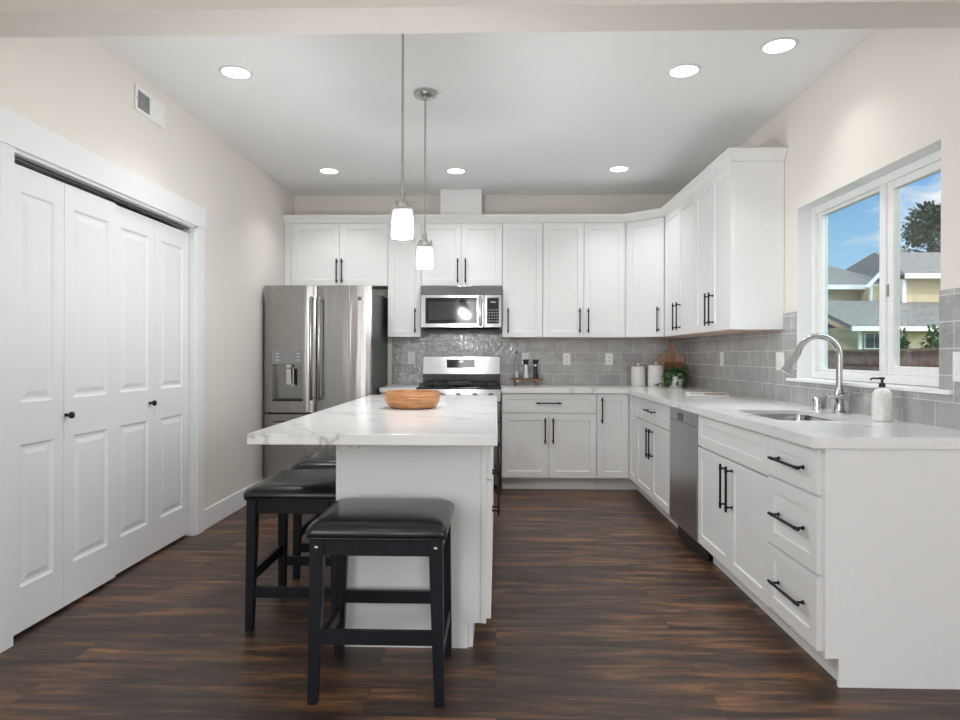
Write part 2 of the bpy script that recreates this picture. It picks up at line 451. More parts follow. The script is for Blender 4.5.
def frosted(name, through):
    g = NG(name); g.t.nodes.remove(g.p)
    tl = g.n('ShaderNodeBsdfTranslucent'); tl.inputs[0].default_value = (0.92, 0.92, 0.91, 1)
    df = g.n('ShaderNodeBsdfDiffuse'); df.inputs[0].default_value = (0.85, 0.85, 0.85, 1)
    nz = g.noise(g.pos(obj=True), 40, 2); c = g.ramp(nz.outputs['Fac'], [(0.3, (0.88, 0.88, 0.87)), (0.7, (0.92, 0.92, 0.91))]); g.l(c, tl.inputs[0])
    m1 = g.n('ShaderNodeMixShader'); m1.inputs[0].default_value = 0.35; g.l(tl.outputs[0], m1.inputs[1]); g.l(df.outputs[0], m1.inputs[2])
    tr = g.n('ShaderNodeBsdfTransparent'); m2 = g.n('ShaderNodeMixShader'); m2.inputs[0].default_value = through
    g.l(m1.outputs[0], m2.inputs[1]); g.l(tr.outputs[0], m2.inputs[2]); g.l(m2.outputs[0], g.out.inputs[0]); return g.m
M_FROST = frosted('frosted_lamp_glass', 0.55)
M_FROSTB = frosted('frosted_added_diffuser', 0.4)
def leafmat(name, c0, c1):
    g = NG(name); nz = g.noise(g.pos(obj=True), 30, 2)
    g.set(Base_Color=g.ramp(nz.outputs['Fac'], [(0.3, c0), (0.7, c1)]), Roughness=0.5); return g.m
M_LEAF = leafmat('houseplant_leaf', (0.015, 0.05, 0.012), (0.05, 0.13, 0.03))
M_TREE = leafmat('conifer_foliage', (0.025, 0.05, 0.028), (0.06, 0.10, 0.05))
M_SHRUB = leafmat('shrub_foliage', (0.04, 0.09, 0.02), (0.10, 0.19, 0.05))
M_BARK = plain('bark', (0.10, 0.07, 0.05), 0.9, var=0.3)
M_SIDING = plain('beige_siding', (0.62, 0.50, 0.32), 0.8, var=0.06, scale=2, obj=False)
M_ROOF = plain('grey_roof_shingles', (0.17, 0.16, 0.15), 0.9, var=0.3, scale=6, obj=False)
M_EXTTRIM = plain('exterior_white_trim', (0.80, 0.79, 0.76), 0.6)
M_FENCE = wood('brown_fence_boards', (0.19, 0.11, 0.085), (0.33, 0.20, 0.155), (14, 14, 1.5), 0.85)
M_LAWN = plain('lawn', (0.12, 0.17, 0.06), 0.95, var=0.4, scale=5, obj=False)
M_GLASSDK = plain('house_window_glass', (0.05, 0.06, 0.07), 0.08)
M_SOAP = plain('mottled_white_stone', (0.70, 0.69, 0.67), 0.3, var=0.12, scale=45)

# ------------------------------------------------------------------ room dimensions
XL, XR, YB, ZC = -2.015, 1.83, 6.49, 2.79
YR = -4.5          # rear of the great room behind the camera
XG = 4.0           # great room's right side
XF, YF = 1.177, 5.856      # door-front planes of the base runs
XU, YU = 1.494, 6.153      # door-front planes of the wall cabinets
YEND, YUEND = 2.434, 4.233
def struct(name, mb, mat, label, cat, **kw):
    o = mb.build(name, mat, **kw); return tag(o, label, cat, None, 'structure')

struct('floor', MB().prism([(XL-0.7, YR-0.1), (XG+0.1, YR-0.1), (XG+0.1, 2.46), (XR+0.16, 2.46), (XR+0.16, YB+0.12), (XL-0.7, YB+0.12)], -0.1, 0.0), M_FLOOR, 'dark brown wood plank floor running across the kitchen', 'floor', smooth=False)
struct('ceiling', MB().prism([(XL-0.7, YR-0.1), (XG+0.1, YR-0.1), (XG+0.1, 2.46), (XR+0.16, 2.46), (XR+0.16, YB+0.12), (XL-0.7, YB+0.12)], ZC, ZC+0.1), M_CEIL, 'flat white ceiling with recessed lights', 'ceiling', smooth=False)
CY0, CY1, CZ1 = 2.665, 4.335, 2.062    # closet opening
w = MB()
w.box(XL-0.12, XL, YR, -3.3, 0, ZC); w.box(XL-0.12, XL, -0.3, CY0, 0, ZC); w.box(XL-0.12, XL, -3.3, -0.3, 0, 0.55); w.box(XL-0.12, XL, -3.3, -0.3, 2.45, ZC); w.box(XL-0.12, XL, CY1, YB, 0, ZC); w.box(XL-0.12, XL, CY0, CY1, CZ1, ZC)
struct('wall_left', w, M_WALL, 'beige painted wall on the left with the closet opening', 'wall', smooth=False)
struct('wall_closet', MB().box(XL-0.68, XL-0.62, CY0-0.2, CY1+0.2, 0, ZC).box(XL-0.62, XL-0.121, CY0-0.2, CY0-0.14, 0, ZC).box(XL-0.62, XL-0.121, CY1+0.14, CY1+0.2, 0, ZC),
       M_WALL, 'inner walls of the closet behind the bifold doors', 'wall', smooth=False)
struct('wall_back', MB().box(XL-0.12, XR+0.2, YB, YB+0.12, 0, ZC), M_WALL, 'beige back wall behind the range and refrigerator', 'wall', smooth=False)
WY0, WY1, WZ0, WZ1 = 2.752, 4.05, 1.055, 2.108     # kitchen window opening
w = MB()
w.box(XR, XR+0.16, 2.30, WY0, 0, ZC); w.box(XR, XR+0.16, WY1, YB, 0, ZC)
w.box(XR, XR+0.16, WY0, WY1, 0, WZ0); w.box(XR, XR+0.16, WY0, WY1, WZ1, ZC)
struct('wall_right', w, M_WALL, 'beige wall on the right with the sink window', 'wall', smooth=False)
# great room around and behind the camera
struct('wall_stub', MB().box(XR+0.161, XG, 2.30, 2.46, 0, ZC), M_WALL, 'return wall of the great room beside the kitchen', 'wall', smooth=False)
w = MB()
w.box(XG, XG+0.12, YR, -3.7, 0, ZC); w.box(XG, XG+0.12, -0.7, 2.46, 0, ZC); w.box(XG, XG+0.12, -3.7, -0.7, 0, 0.55); w.box(XG, XG+0.12, -3.7, -0.7, 2.45, ZC)
struct('wall_great_room', w, M_WALL, 'great room side wall with an added wide window', 'wall', smooth=False)
w = MB()
w.box(XL-0.12, -1.0, YR-0.12, YR, 0, ZC); w.box(-0.5, XG+0.12, YR-0.12, YR, 0, ZC); w.box(-1.0, -0.5, YR-0.12, YR, 0, 0.3); w.box(-1.0, -0.5, YR-0.12, YR, 2.6, ZC)
struct('wall_rear', w, M_WALL, 'rear wall of the great room with a patio window', 'wall', smooth=False)
struct('trim_1', MB().box(XL, XR+0.16, 2.318, 2.508, 2.44, ZC), M_WALL, 'beige dropped header beam between great room and kitchen', 'beam', smooth=False)

# tile backsplash
b = MB()
b.box(-1.039, XR-0.008, YB-0.008, YB, 0.914, 1.42)
struct('wall_tile_back', b, M_TILEX, 'grey glazed tile backsplash behind the range', 'backsplash', smooth=False)
b = MB()
b.box(XR-0.008, XR, 4.12, YB, 0.914, 1.478); b.box(XR-0.008, XR, 2.395, 4.12, 0.914, WZ0-0.0025)
b.box(XR-0.008, XR, 4.05, 4.12, WZ0-0.0025, 1.478); b.box(XR-0.008, XR, 2.395, WY0, WZ0-0.0025, 1.478)
struct('wall_tile_right', b, M_TILEY, 'grey glazed tile backsplash under and beside the window', 'backsplash', smooth=False)

# baseboards and closet casing
struct('baseboard_left', MB().box(XL, XL+0.014, 4.445, YB, 0, 0.14, 0.003), M_TRIM, 'white baseboard along the left wall past the closet', 'baseboard')
struct('trim_2', MB().box(XL, XL+0.02, 2.585, CY0, 0, CZ1, 0.002), M_TRIM, 'white side casing on the near side of the closet', 'door casing')
struct('trim_3', MB().box(XL, XL+0.02, CY1, 4.432, 0, CZ1, 0.002), M_TRIM, 'white side casing on the far side of the closet', 'door casing')
struct('trim_4', MB().box(XL, XL+0.026, 2.575, 4.445, CZ1, 2.203, 0.002), M_TRIM, 'wide white head casing above the closet doors', 'door casing')
j = MB()
j.box(XL-0.12, XL+0.004, CY1-0.016, CY1, 0, CZ1); j.box(XL-0.12, XL+0.004, CY0, CY0+0.016, 0, CZ1); j.box(XL-0.12, XL+0.004, CY0, CY1, CZ1-0.012, CZ1)
struct('trim_5', j, M_TRIM, 'white jamb lining the closet opening', 'door jamb', smooth=False)
t = MB()
t.box(XL-0.075, XL-0.068, CY0+0.017, CY1-0.017, CZ1-0.024, CZ1-0.013); t.box(XL-0.043, XL-0.036, CY0+0.017, CY1-0.017, CZ1-0.024, CZ1-0.013); t.box(XL-0.075, XL-0.036, CY0+0.017, CY1-0.017, CZ1-0.018, CZ1-0.013)
struct('trim_6', t, M_NICKEL, 'metal bifold track under the closet head jamb', 'door track', smooth=False)

# ------------------------------------------------------------------ closet bifold doors
def leaf_mesh(M, w, h, T=0.034):
    mb = MB(M)
    pu0, pu1 = 0.07, w-0.07
    panels = [(0.19, 0.80), (0.98, 1.885)]
    def quad(a, b2, v0, v1, n=0.0): mb.add([(a, v0, n), (b2, v0, n), (b2, v1, n), (a, v1, n)], [(0, 1, 2, 3)])
    # front face with two panel openings
    quad(0, pu0, 0, h); quad(pu1, w, 0, h); quad(pu0, pu1, 0, panels[0][0]); quad(pu0, pu1, panels[0][1], panels[1][0]); quad(pu0, pu1, panels[1][1], h)
    for v0, v1 in panels:
        prev = None
        loops = []
        for ins, n in ((0, 0), (0.010, -0.009), (0.022, -0.010), (0.046, -0.003)):
            loops.append([(pu0+ins, v0+ins, n), (pu1-ins, v0+ins, n), (pu1-ins, v1-ins, n), (pu0+ins, v1-ins, n)])
        mb.rings(loops, False, True)
    # edges and back
    mb.add([(0,0,0),(w,0,0),(w,h,0),(0,h,0),(0,0,-T),(w,0,-T),(w,h,-T),(0,h,-T)], [(0,4,5,1),(1,5,6,2),(2,6,7,3),(3,7,4,0),(7,6,5,4)])
    bmesh.ops.remove_doubles(mb.bm, verts=list(mb.bm.verts), dist=1e-5)
    return mb
def bifold(name, label, x, spans, knob_y):
    t = thing(name, (x, spans[0][0], 0.012), label, 'closet door', None, 'structure')
    for (a, b2), z1 in zip(spans, (1.994, 1.994)):
        M = frame((x, a, 0.018), (0, 1, 0))
        leaf_mesh(M, b2-a-0.003, z1).build('door_leaf', M_TRIM, t, smooth=False)
    k = MB(Matrix.Translation((x, knob_y, 0.92)) @ Matrix.Rotation(PI/2, 4, 'Y'))
    k.lathe((0,0,0), [(0, 0), (0.009, 0), (0.007, 0.006), (0.006, 0.014), (0.012, 0.02), (0.0165, 0.028), (0.015, 0.036), (0.008, 0.041), (0, 0.042)], 20)
    tag(k.build('door_knob', M_BLACK, t), 'small round black knob')
    return t
bifold('door_1', 'white two-leaf bifold closet door nearest the camera, black knob', -2.034, ((2.684, 3.036), (3.036, 3.457)), 3.046)
bifold('door_2', 'white two-leaf bifold closet door nearest the refrigerator, black knob', -2.052, ((3.461, 3.888), (3.888, 4.316)), 3.83)

# ------------------------------------------------------------------ kitchen window
def window():
    w = thing('window_1', (XR+0.1, (WY0+WY1)/2, WZ0), 'white two-pane sliding window above the kitchen sink', 'window', None, 'structure')
    x0, x1 = XR+0.085, XR+0.15
    j = MB()   # painted reveal lining
    j.box(XR+0.001, XR+0.159, WY1-0.004, WY1, WZ0, WZ1); j.box(XR+0.001, XR+0.159, WY0, WY0+0.004, WZ0, WZ1); j.box(XR+0.001, XR+0.159, WY0, WY1, WZ1-0.004, WZ1)
    j.build('window_reveal', M_TRIM, w, smooth=False)
    f = MB(); fy0, fy1, fz0, fz1 = WY0+0.005, WY1-0.005, WZ0+0.018, WZ1-0.005
    fw = 0.042
    f.box(x0, x1, fy0, fy0+fw, fz0, fz1, 0.003); f.box(x0, x1, fy1-fw, fy1, fz0, fz1, 0.003)
    f.box(x0, x1, fy0+fw, fy1-fw, fz0, fz0+fw, 0.003); f.box(x0, x1, fy0+fw, fy1-fw, fz1-fw, fz1, 0.003)
    ym = 3.31
    f.box(x0+0.004, x1, ym-0.016, ym+0.036, fz0+fw, fz1-fw, 0.003)
    f.build('window_frame', M_WHITEP, w)
    # fixed (far) sash bead and pane
    s = MB(); a, b2, c, d = ym+0.036, fy1-fw, fz0+fw, fz1-fw; q = 0.016
    s.box(x0+0.022, x1-0.008, a, a+q, c, d, 0.002); s.box(x0+0.022, x1-0.008, b2-q*2.6, b2, c, d, 0.002); s.box(x0+0.022, x1-0.008, a+q, b2-q*2.6, c, c+q, 0.002); s.box(x0+0.022, x1-0.008, a+q, b2-q*2.6, d-q, d, 0.002)
    fs = s.build('fixed_sash', M_WHITEP, w)
    MB().box(x0+0.036, x0+0.041, a+q-0.003, b2-q*2.6+0.003, c+q-0.003, d-q+0.003).build('window_pane', M_PANESCREEN, fs, smooth=False)
    # sliding (near) sash
    s = MB(); a, b2 = fy0+fw-0.012, ym-0.0; q = 0.048
    xa, xb = x0+0.012, x0+0.046
    s.box(xa, xb, a, a+q, c, d, 0.003); s.box(xa, xb, b2-q-0.02, b2-0.018, c, d, 0.003); s.box(xa, xb, a+q, b2-q-0.02, c, c+q*0.9, 0.003); s.box(xa, xb, a+q, b2-q-0.02, d-q*0.8, d, 0.003)
    ss = s.build('sliding_sash', M_WHITEP, w)
    MB().box(xa+0.012, xa+0.017, a+q-0.003, b2-q-0.017, c+q*0.9-0.003, d-q*0.8+0.003).build('window_pane', M_PANE, ss, smooth=False)
    lt = MB(); lt.box(xa-0.008, xa, b2-q*0.75, b2-q*0.75+0.014, 1.50, 1.56, 0.002); lt.build('sash_latch', M_GREYP, ss)
    sl = MB(); sl.box(XR-0.03, XR+0.085, 2.66, 4.135, WZ0-0.002, WZ0+0.016, 0.003) ; sl.build('window_sill', M_TRIM, w)
window()
def plain_window(name, label, M, wdt, hgt, cols):
    w = thing(name, M.translation[:], label, 'window', None, 'structure')
    f = MB(M)
    f.box(0, 0.06, 0, hgt, -0.08, -0.02); f.box(wdt-0.06, wdt, 0, hgt, -0.08, -0.02); f.box(0.06, wdt-0.06, 0, 0.06, -0.08, -0.02); f.box(0.06, wdt-0.06, hgt-0.06, hgt, -0.08, -0.02)
    for k in range(1, cols): f.box(wdt*k/cols-0.03, wdt*k/cols+0.03, 0.06, hgt-0.06, -0.08, -0.02)
    f.build('window_frame', M_WHITEP, w, smooth=False)
    MB(M).box(0.05, wdt-0.05, 0.05, hgt-0.05, -0.052, -0.048).build('window_pane', M_PANE, w, smooth=False)
plain_window('fill_window_2', 'wide white framed window added out of view on the right of the great room for fill light', frame((XG, -0.7, 0.55), (0, -1, 0)), 3.0, 1.9, 3)  # unseen window invented to hold the side fill lamp
plain_window('fill_window_4', 'wide white framed window added out of view on the left of the great room for fill light', frame((XL, -3.3, 0.55), (0, 1, 0)), 3.0, 1.9, 3)  # unseen window put in so its lamp brightens the right-hand fronts
plain_window('window_3', 'tall narrow window at the rear of the great room, behind the camera', frame((-0.5, YR, 0.3), (-1, 0, 0)), 0.5, 2.3, 1)

# ------------------------------------------------------------------ cabinet builders
def shaker(M, u0, u1, v0, v1, rail=0.057, T=0.02, rec=0.008):
    mb = MB(M)
    r = min(rail, (u1-u0)*0.32, (v1-v0)*0.32)
    def rect(ins, n): return [(u0+ins, v0+ins, n), (u1-ins, v0+ins, n), (u1-ins, v1-ins, n), (u0+ins, v1-ins, n)]
    mb.rings([rect(0, 0.0), rect(0, T-0.0015), rect(0.0015, T), rect(r, T), rect(r+0.0035, T-rec), ], True, True)
    return mb
def slab_front(M, u0, u1, v0, v1, T=0.02):
    mb = MB(M); mb.box(u0, u1, v0, v1, 0, T, 0.0015); return mb
def pull(M, u, v, L, vertical, T=0.02, r=0.006, off=0.032):
    mb = MB(M); h = L/2
    p = (lambda a, n: (u, v+a, n)) if vertical else (lambda a, n: (u+a, v, n))
    n0 = T + off
    mb.tube([p(-h, n0), p(h, n0)], r, 12)
    for sgn in (-1, 1):
        a = sgn*h*0.80
        mb.cyl(p(a, T), p(a, n0), 0.0048, None, 10)
        mb.tube([p(a-0.009, n0), p(a+0.009, n0)], r*1.25, 12)
        mb.cyl(p(a, T), p(a, T+0.003), 0.009, None, 12)
    return mb
G = 0.002   # half gap between fronts
def fronts(t, M, specs):
    for sp in specs:
        kind, u0, u1, v0, v1 = sp[:5]
        nm = {'door': 'door', 'drawer': 'drawer_front', 'panel': 'false_front'}[kind]
        d = shaker(M, u0+G, u1-G, v0, v1).build(nm, M_CAB, t, smooth=False)
        for (u, v, L, vert) in sp[5:]:
            pull(M, u, v, L, vert).build('handle', M_BLACK, d)
def base_cab(label, origin, u, w, depth, specs, toe=0.07, ztop=0.872, hollow=False, group='white base cabinets', extra=None, name='base_cabinet', toe_h=0.105):
    M = frame(origin, u)
    ctr = M @ Vector((w/2, 0, -depth/2))
    t = thing(name, (ctr.x, ctr.y, 0.0), label, 'cabinet', group)
    c = MB(M); e = 0.0008
    if not hollow:
        c.prism([(-depth, toe_h), (0, toe_h), (0, ztop), (-depth, ztop)], e, w-e, 'x') if False else c.box(e, w-e, toe_h, ztop, -depth, 0)
    else:
        c.box(e, 0.018, toe_h, ztop, -depth, 0); c.box(w-0.018, w-e, toe_h, ztop, -depth, 0); c.box(0.018, w-0.018, toe_h, toe_h+0.018, -depth, 0)
        c.box(0.018, w-0.018, toe_h+0.018, ztop, -depth, -depth+0.01); c.box(0.018, w-0.018, ztop-0.19, ztop, -0.02, 0); c.box(w/2-0.02, w/2+0.02, toe_h+0.018, ztop-0.19, -0.02, 0)
    c.build('carcass', M_CAB, t, smooth=False)
    k = MB(M); k.box(e, w-e, 0, toe_h, -toe-0.018, -toe); k.build('toe_kick', M_CAB, t, smooth=False)
    fronts(t, M, specs)
    if extra: extra(t, M)
    return t
def wall_cab(label, origin, u, w, depth, z0, z1, specs, group='white wall cabinets', poly=None, extra=None):
    M = frame(origin, u)
    ctr = M @ Vector((w/2, 0, -depth/2))
    t = thing('wall_cabinet', (ctr.x, ctr.y, z0), label, 'cabinet', group)
    c = MB(M); e = 0.0008
    if poly is None: c.box(e, w-e, z0+0.004, z1, -depth, 0)
    else:
        c = MB(); c.prism(poly, z0+0.004, z1, 'z')
    c.build('carcass', M_CAB, t, smooth=False)
    q = MB(M)
    if poly is None: q.box(0.02, w-0.02, z0, z0+0.004, -depth+0.01, -0.004)
    else:
        q = MB(); cx = sum(p[0] for p in poly)/len(poly); cy = sum(p[1] for p in poly)/len(poly)
        q.prism([(cx+(a-cx)*0.95, cy+(b2-cy)*0.95) for a, b2 in poly], z0, z0+0.004, 'z')
    tag(q.build('underside_panel', M_CABIN, t, smooth=False), 'unpainted wood underside')
    fronts(t, M, specs)
    if extra: extra(t, M)
    return t
DZ0, DZ1, WZA, WZB = 0.118, 0.688, 0.697, 0.868
HL, HD = 0.228, 0.272
BX, BY = (1, 0, 0), (0, -1, 0)
dep = YB - 0.003 - (YF+0.02)
yb = YF + 0.02
xb = XF + 0.02
# base cabinets on the back wall
base_cab('narrow white base cabinet between the refrigerator and the range', (-1.035, yb, 0), BX, 0.312, dep,
         [('drawer', 0, 0.312, WZA, WZB, (0.156, 0.783, 0.16, False)), ('door', 0, 0.312, DZ0, DZ1, (0.272, 0.54, HL, True))])
base_cab('white two-door base cabinet right of the range, one wide drawer', (0.045, yb, 0), BX, 0.845, dep,
         [('drawer', 0, 0.845, WZA, WZB, (0.418, 0.783, HL, False)), ('door', 0, 0.4215, DZ0, DZ1, (0.386, 0.537, HL, True)), ('door', 0.4215, 0.845, DZ0, DZ1, (0.457, 0.537, HL, True))])
# corner cabinet: two hinged doors in the inner corner
t = thing('base_cabinet', (1.36, 6.15, 0), 'white corner base cabinet with folding door where the two runs meet', 'cabinet', 'white base cabinets')
c = MB(); c.box(0.892, XR-0.003, yb, YB-0.003, 0.105, 0.872); c.box(xb, XR-0.003, 5.556, yb, 0.105, 0.872)
c.build('carcass', M_CAB, t, smooth=False)
k = MB(); k.box(0.892, 1.267, yb+0.07, yb+0.088, 0, 0.105); k.box(1.267, 1.285, 5.556, yb+0.088, 0, 0.105); k.build('toe_kick', M_CAB, t, smooth=False)
fronts(t, frame((0.892, yb, 0), BX), [('door', 0, 1.177-0.892-0.003, DZ0, WZB, (0.043, 0.72, HL, True))])
fronts(t, frame((xb, YF-0.003, 0), BY), [('door', 0, YF-0.003-5.556, DZ0, WZB)])
# right run
DR = XR - 0.003 - xb
base_cab('white base cabinet next to the dishwasher, nearest the corner', (xb, 5.555, 0), BY, 5.555-4.478, DR,
         [('drawer', 0, 1.077, WZA, WZB, (0.54, 0.785, HD, False)), ('door', 0, 0.5385, DZ0, DZ1, (0.497, 0.54, HL, True)), ('door', 0.5385, 1.077, DZ0, DZ1, (0.58, 0.54, HL, True))])
base_cab('white sink base cabinet with two doors below the faucet', (xb, 3.868, 0), BY, 3.868-2.878, DR,
         [('panel', 0, 0.99, WZA-0.012, WZB), ('door', 0, 0.522, DZ0, DZ1-0.012, (0.478, 0.54, HL, True)), ('door', 0.522, 0.99, DZ0, DZ1-0.012, (0.56, 0.54, HL, True))], hollow=True)
def end_panel(t, M):
    p = MB(); p.prism([(1.197, 0.105), (1.247, 0.105), (1.247, 0.0), (XR-0.003, 0.0), (XR-0.003, 0.872), (1.197, 0.872)], YEND-0.012, YEND, 'y')
    p.build('end_panel', M_CAB, t, smooth=False)
    s = MB(); s.box(1.197, 1.222, YEND-0.0165, YEND-0.0122, 0.105, 0.872, 0.001); s.build('corner_strip', M_CAB, t, smooth=False)
base_cab('white three-drawer base cabinet at the near end of the run', (xb, 2.877, 0), BY, 2.877-YEND, DR,
         [('drawer', 0, 0.438, WZA, WZB, (0.221, 0.78, HD, False)), ('drawer', 0, 0.438, 0.405, 0.686, (0.221, 0.547, HD, False)), ('drawer', 0, 0.438, DZ0+0.006, 0.394, (0.221, 0.262, HD, False))], extra=end_panel)

# wall cabinets
ZU0, ZU1 = 1.376, 2.449
yu = YU + 0.02; du = YB - 0.003 - yu
xu = XU + 0.02; dxu = XR - 0.003 - xu
UZ = 1.531
def filler(t, M):
    f = MB(M); f.box(-0.068, -0.001, 1.857, ZU1, -du, 0.0); f.build('filler_strip', M_CAB, t, smooth=False)
wall_cab('white two-door wall cabinet above the refrigerator', (-1.944, yu, 0), BX, 0.916, du, 1.857, ZU1,
         [('door', 0, 0.458, 1.86, ZU1-0.004, (0.436, 1.998, HL, True)), ('door', 0.458, 0.916, 1.86, ZU1-0.004, (0.484, 1.998, HL, True))], extra=filler)
wall_cab('narrow white wall cabinet between refrigerator and microwave', (-1.027, yu, 0), BX, 0.313, du, ZU0, ZU1,
         [('door', 0, 0.313, ZU0+0.002, ZU1-0.004, (0.260, UZ, HL, True))])
wall_cab('short white two-door wall cabinet above the microwave', (-0.713, yu, 0), BX, 0.762, du, 1.857, ZU1,
         [('door', 0, 0.381, 1.86, ZU1-0.004, (0.345, 1.998, HL, True)), ('door', 0.381, 0.762, 1.86, ZU1-0.004, (0.417, 1.998, HL, True))])
wall_cab('white single-door wall cabinet just right of the microwave', (0.05, yu, 0), BX, 0.379, du, ZU0, ZU1,
         [('door', 0, 0.379, ZU0+0.002, ZU1-0.004, (0.055, UZ, HL, True))])
wall_cab('white two-door wall cabinet on the back wall, left of the diagonal corner cabinet', (0.43, yu, 0), BX, 0.765, du, ZU0, ZU1,
         [('door', 0, 0.3825, ZU0+0.002, ZU1-0.004, (0.343, UZ, HL, True)), ('door', 0.3825, 0.765, ZU0+0.002, ZU1-0.004, (0.422, UZ, HL, True))])
# diagonal corner cabinet
p0, p1 = Vector((1.2, YU, 0)), Vector((XU, 5.884, 0))
ud = (p1-p0).normalized(); nd = ud.cross(Vector((0, 0, 1)))
q0, q1 = p0 - nd*0.02, p1 - nd*0.02
LD = (p1-p0).length
wall_cab('white wall cabinet set diagonally across the corner', (q0.x, q0.y, 0), ud[:], LD, 0.3, ZU0, ZU1,
         [('door', 0.008, LD-0.008, ZU0+0.002, ZU1-0.004, (LD-0.058, UZ, HL, True))],
         poly=[(1.197, yu+0.004), (q0.x+0.006, q0.y+0.002), (q1.x, q1.y+0.004), (XU+0.024, 5.886), (XR-0.003, 5.886), (XR-0.003, YB-0.003), (1.197, YB-0.003)])
wall_cab('white two-door wall cabinet right of the diagonal corner cabinet', (xu, 5.884, 0), BY, 0.888, dxu, ZU0, ZU1,
         [('door', 0, 0.444, ZU0+0.002, ZU1-0.004, (0.386, UZ, HL, True)), ('door', 0.444, 0.888, ZU0+0.002, ZU1-0.004, (0.497, UZ, HL, True))])
def upper_end(t, M):
    MB().box(XU+0.022, XR-0.003, YUEND-0.006, YUEND-0.0005, ZU0, ZU1).build('end_panel', M_CAB, t, smooth=False)
wall_cab('white two-door wall cabinet nearest the window, end panel showing', (xu, 4.995, 0), BY, 4.995-YUEND, dxu, ZU0, ZU1,
         [('door', 0, 0.381, ZU0+0.002, ZU1-0.004, (0.338, UZ, HL, True)), ('door', 0.381, 0.762, ZU0+0.002, ZU1-0.004, (0.422, UZ, HL, True))], extra=upper_end)

# crown moulding along the tops of the wall cabinets
path = [Vector((XL+0.004, YU+0.012)), Vector((1.2, YU+0.012)), Vector((XU+0.012, 5.884)), Vector((XU+0.012, YUEND-0.006)), Vector((XR-0.003, YUEND-0.006))]
prof = [(0.0, ZU1-0.004), (0.004, ZU1), (0.010, ZU1+0.012), (0.022, ZU1+0.032), (0.038, ZU1+0.050), (0.045, ZU1+0.056), (0.045, ZU1+0.070), (-0.012, ZU1+0.070), (-0.012, ZU1+0.0035), (0.0, ZU1+0.0035)]
prof = [(0.0, ZU1+0.001), (0.006, ZU1+0.001), (0.012, ZU1+0.012), (0.024, ZU1+0.032), (0.040, ZU1+0.050), (0.046, ZU1+0.056), (0.046, ZU1+0.072), (-0.012, ZU1+0.072), (-0.012, ZU1+0.001)]
loops = []
for i, p in enumerate(path):
    def nrm(a, b2):
        d = (b2-a).normalized(); return Vector((d.y, -d.x))
    if i == 0: m = nrm(path[0], path[1]); k = 1
    elif i == len(path)-1: m = nrm(path[-2], path[-1]); k = 1
    else:
        a, b2 = nrm(path[i-1], p), nrm(p, path[i+1]); m = (a+b2).normalized(); k = 1/max(0.3, m.dot(a))
    loops.append([(p.x + m.x*o*k, p.y + m.y*o*k, z) for o, z in prof])
tag(MB().rings(loops).build('crown_molding', M_CAB, smooth=False), 'white crown molding running along the tops of the wall cabinets', 'crown molding')
tag(MB().box(-0.541, -0.146, 6.24, YB-0.003, ZU1+0.0015, ZC-0.002, 0.002).build('duct_cover', M_CAB), 'white boxed duct cover above the microwave cabinet', 'duct cover')

# ------------------------------------------------------------------ countertops, sink, faucet
ZT, ZTB = 0.914, 0.8725
hole = rrect(1.285, 1.652, 3.015, 3.585, 0.045)
c = MB(); LOUT = [(0.042, YF-0.03), (XF-0.03, YF-0.03), (XF-0.03, 2.407), (XR-0.0085, 2.407), (XR-0.0085, YB-0.0085), (0.042, YB-0.0085)]
ZSL = 0.892
c.holed(LOUT, [hole], ZSL, ZT)
c.holed(LOUT, [[(0.075, YF+0.02), (XF+0.035, YF+0.02), (XF+0.035, 2.44), (XR-0.03, 2.44), (XR-0.03, YB-0.03), (0.075, YB-0.03)]], ZTB, ZSL)
tag(c.build('countertop', M_QUARTZ, smooth=False), 'L-shaped white quartz countertop with grey veins holding the sink', 'countertop')
tag(MB().box(-1.045, -0.722, YF-0.03, YB-0.0085, ZTB, ZT).build('countertop', M_QUARTZ, bevel=0.003), 'short piece of white quartz countertop left of the range', 'countertop')

sk = thing('sink', (1.4685, 3.3, 0.69), 'stainless steel undermount sink set in the countertop by the window', 'sink')
o_ = rrect(1.278, 1.659, 3.008, 3.592, 0.05); 
def loopz(l, z): return [(a, b2, z) for a, b2 in l]
inn = lambda d, r: rrect(1.278+d, 1.659-d, 3.008+d, 3.592-d, r)
s = MB(); s.rings([loopz(rrect(1.262, 1.675, 2.992, 3.608, 0.06), ZSL-0.0006), loopz(inn(0.0, 0.05), ZSL-0.0006), loopz(inn(0.006, 0.05), ZSL-0.05), loopz(inn(0.012, 0.05), 0.71), loopz(inn(0.03, 0.04), 0.698),
                   loopz(inn(0.07, 0.03), 0.696)], False, True)
s.rings([loopz(rrect(1.262, 1.675, 2.992, 3.608, 0.06), ZSL-0.0006), loopz(inn(-0.004, 0.05), ZSL-0.004), loopz(inn(0.002, 0.05), 0.708), loopz(inn(0.03, 0.04), 0.692)], False, True)
s.build('basin', M_STEEL, sk)
MB().lathe((1.4685, 3.3, 0.6965), [(0, 0.001), (0.02, 0.001), (0.028, 0.003), (0.042, 0.003), (0.045, 0)], 24).build('drain', M_CHROME, sk)

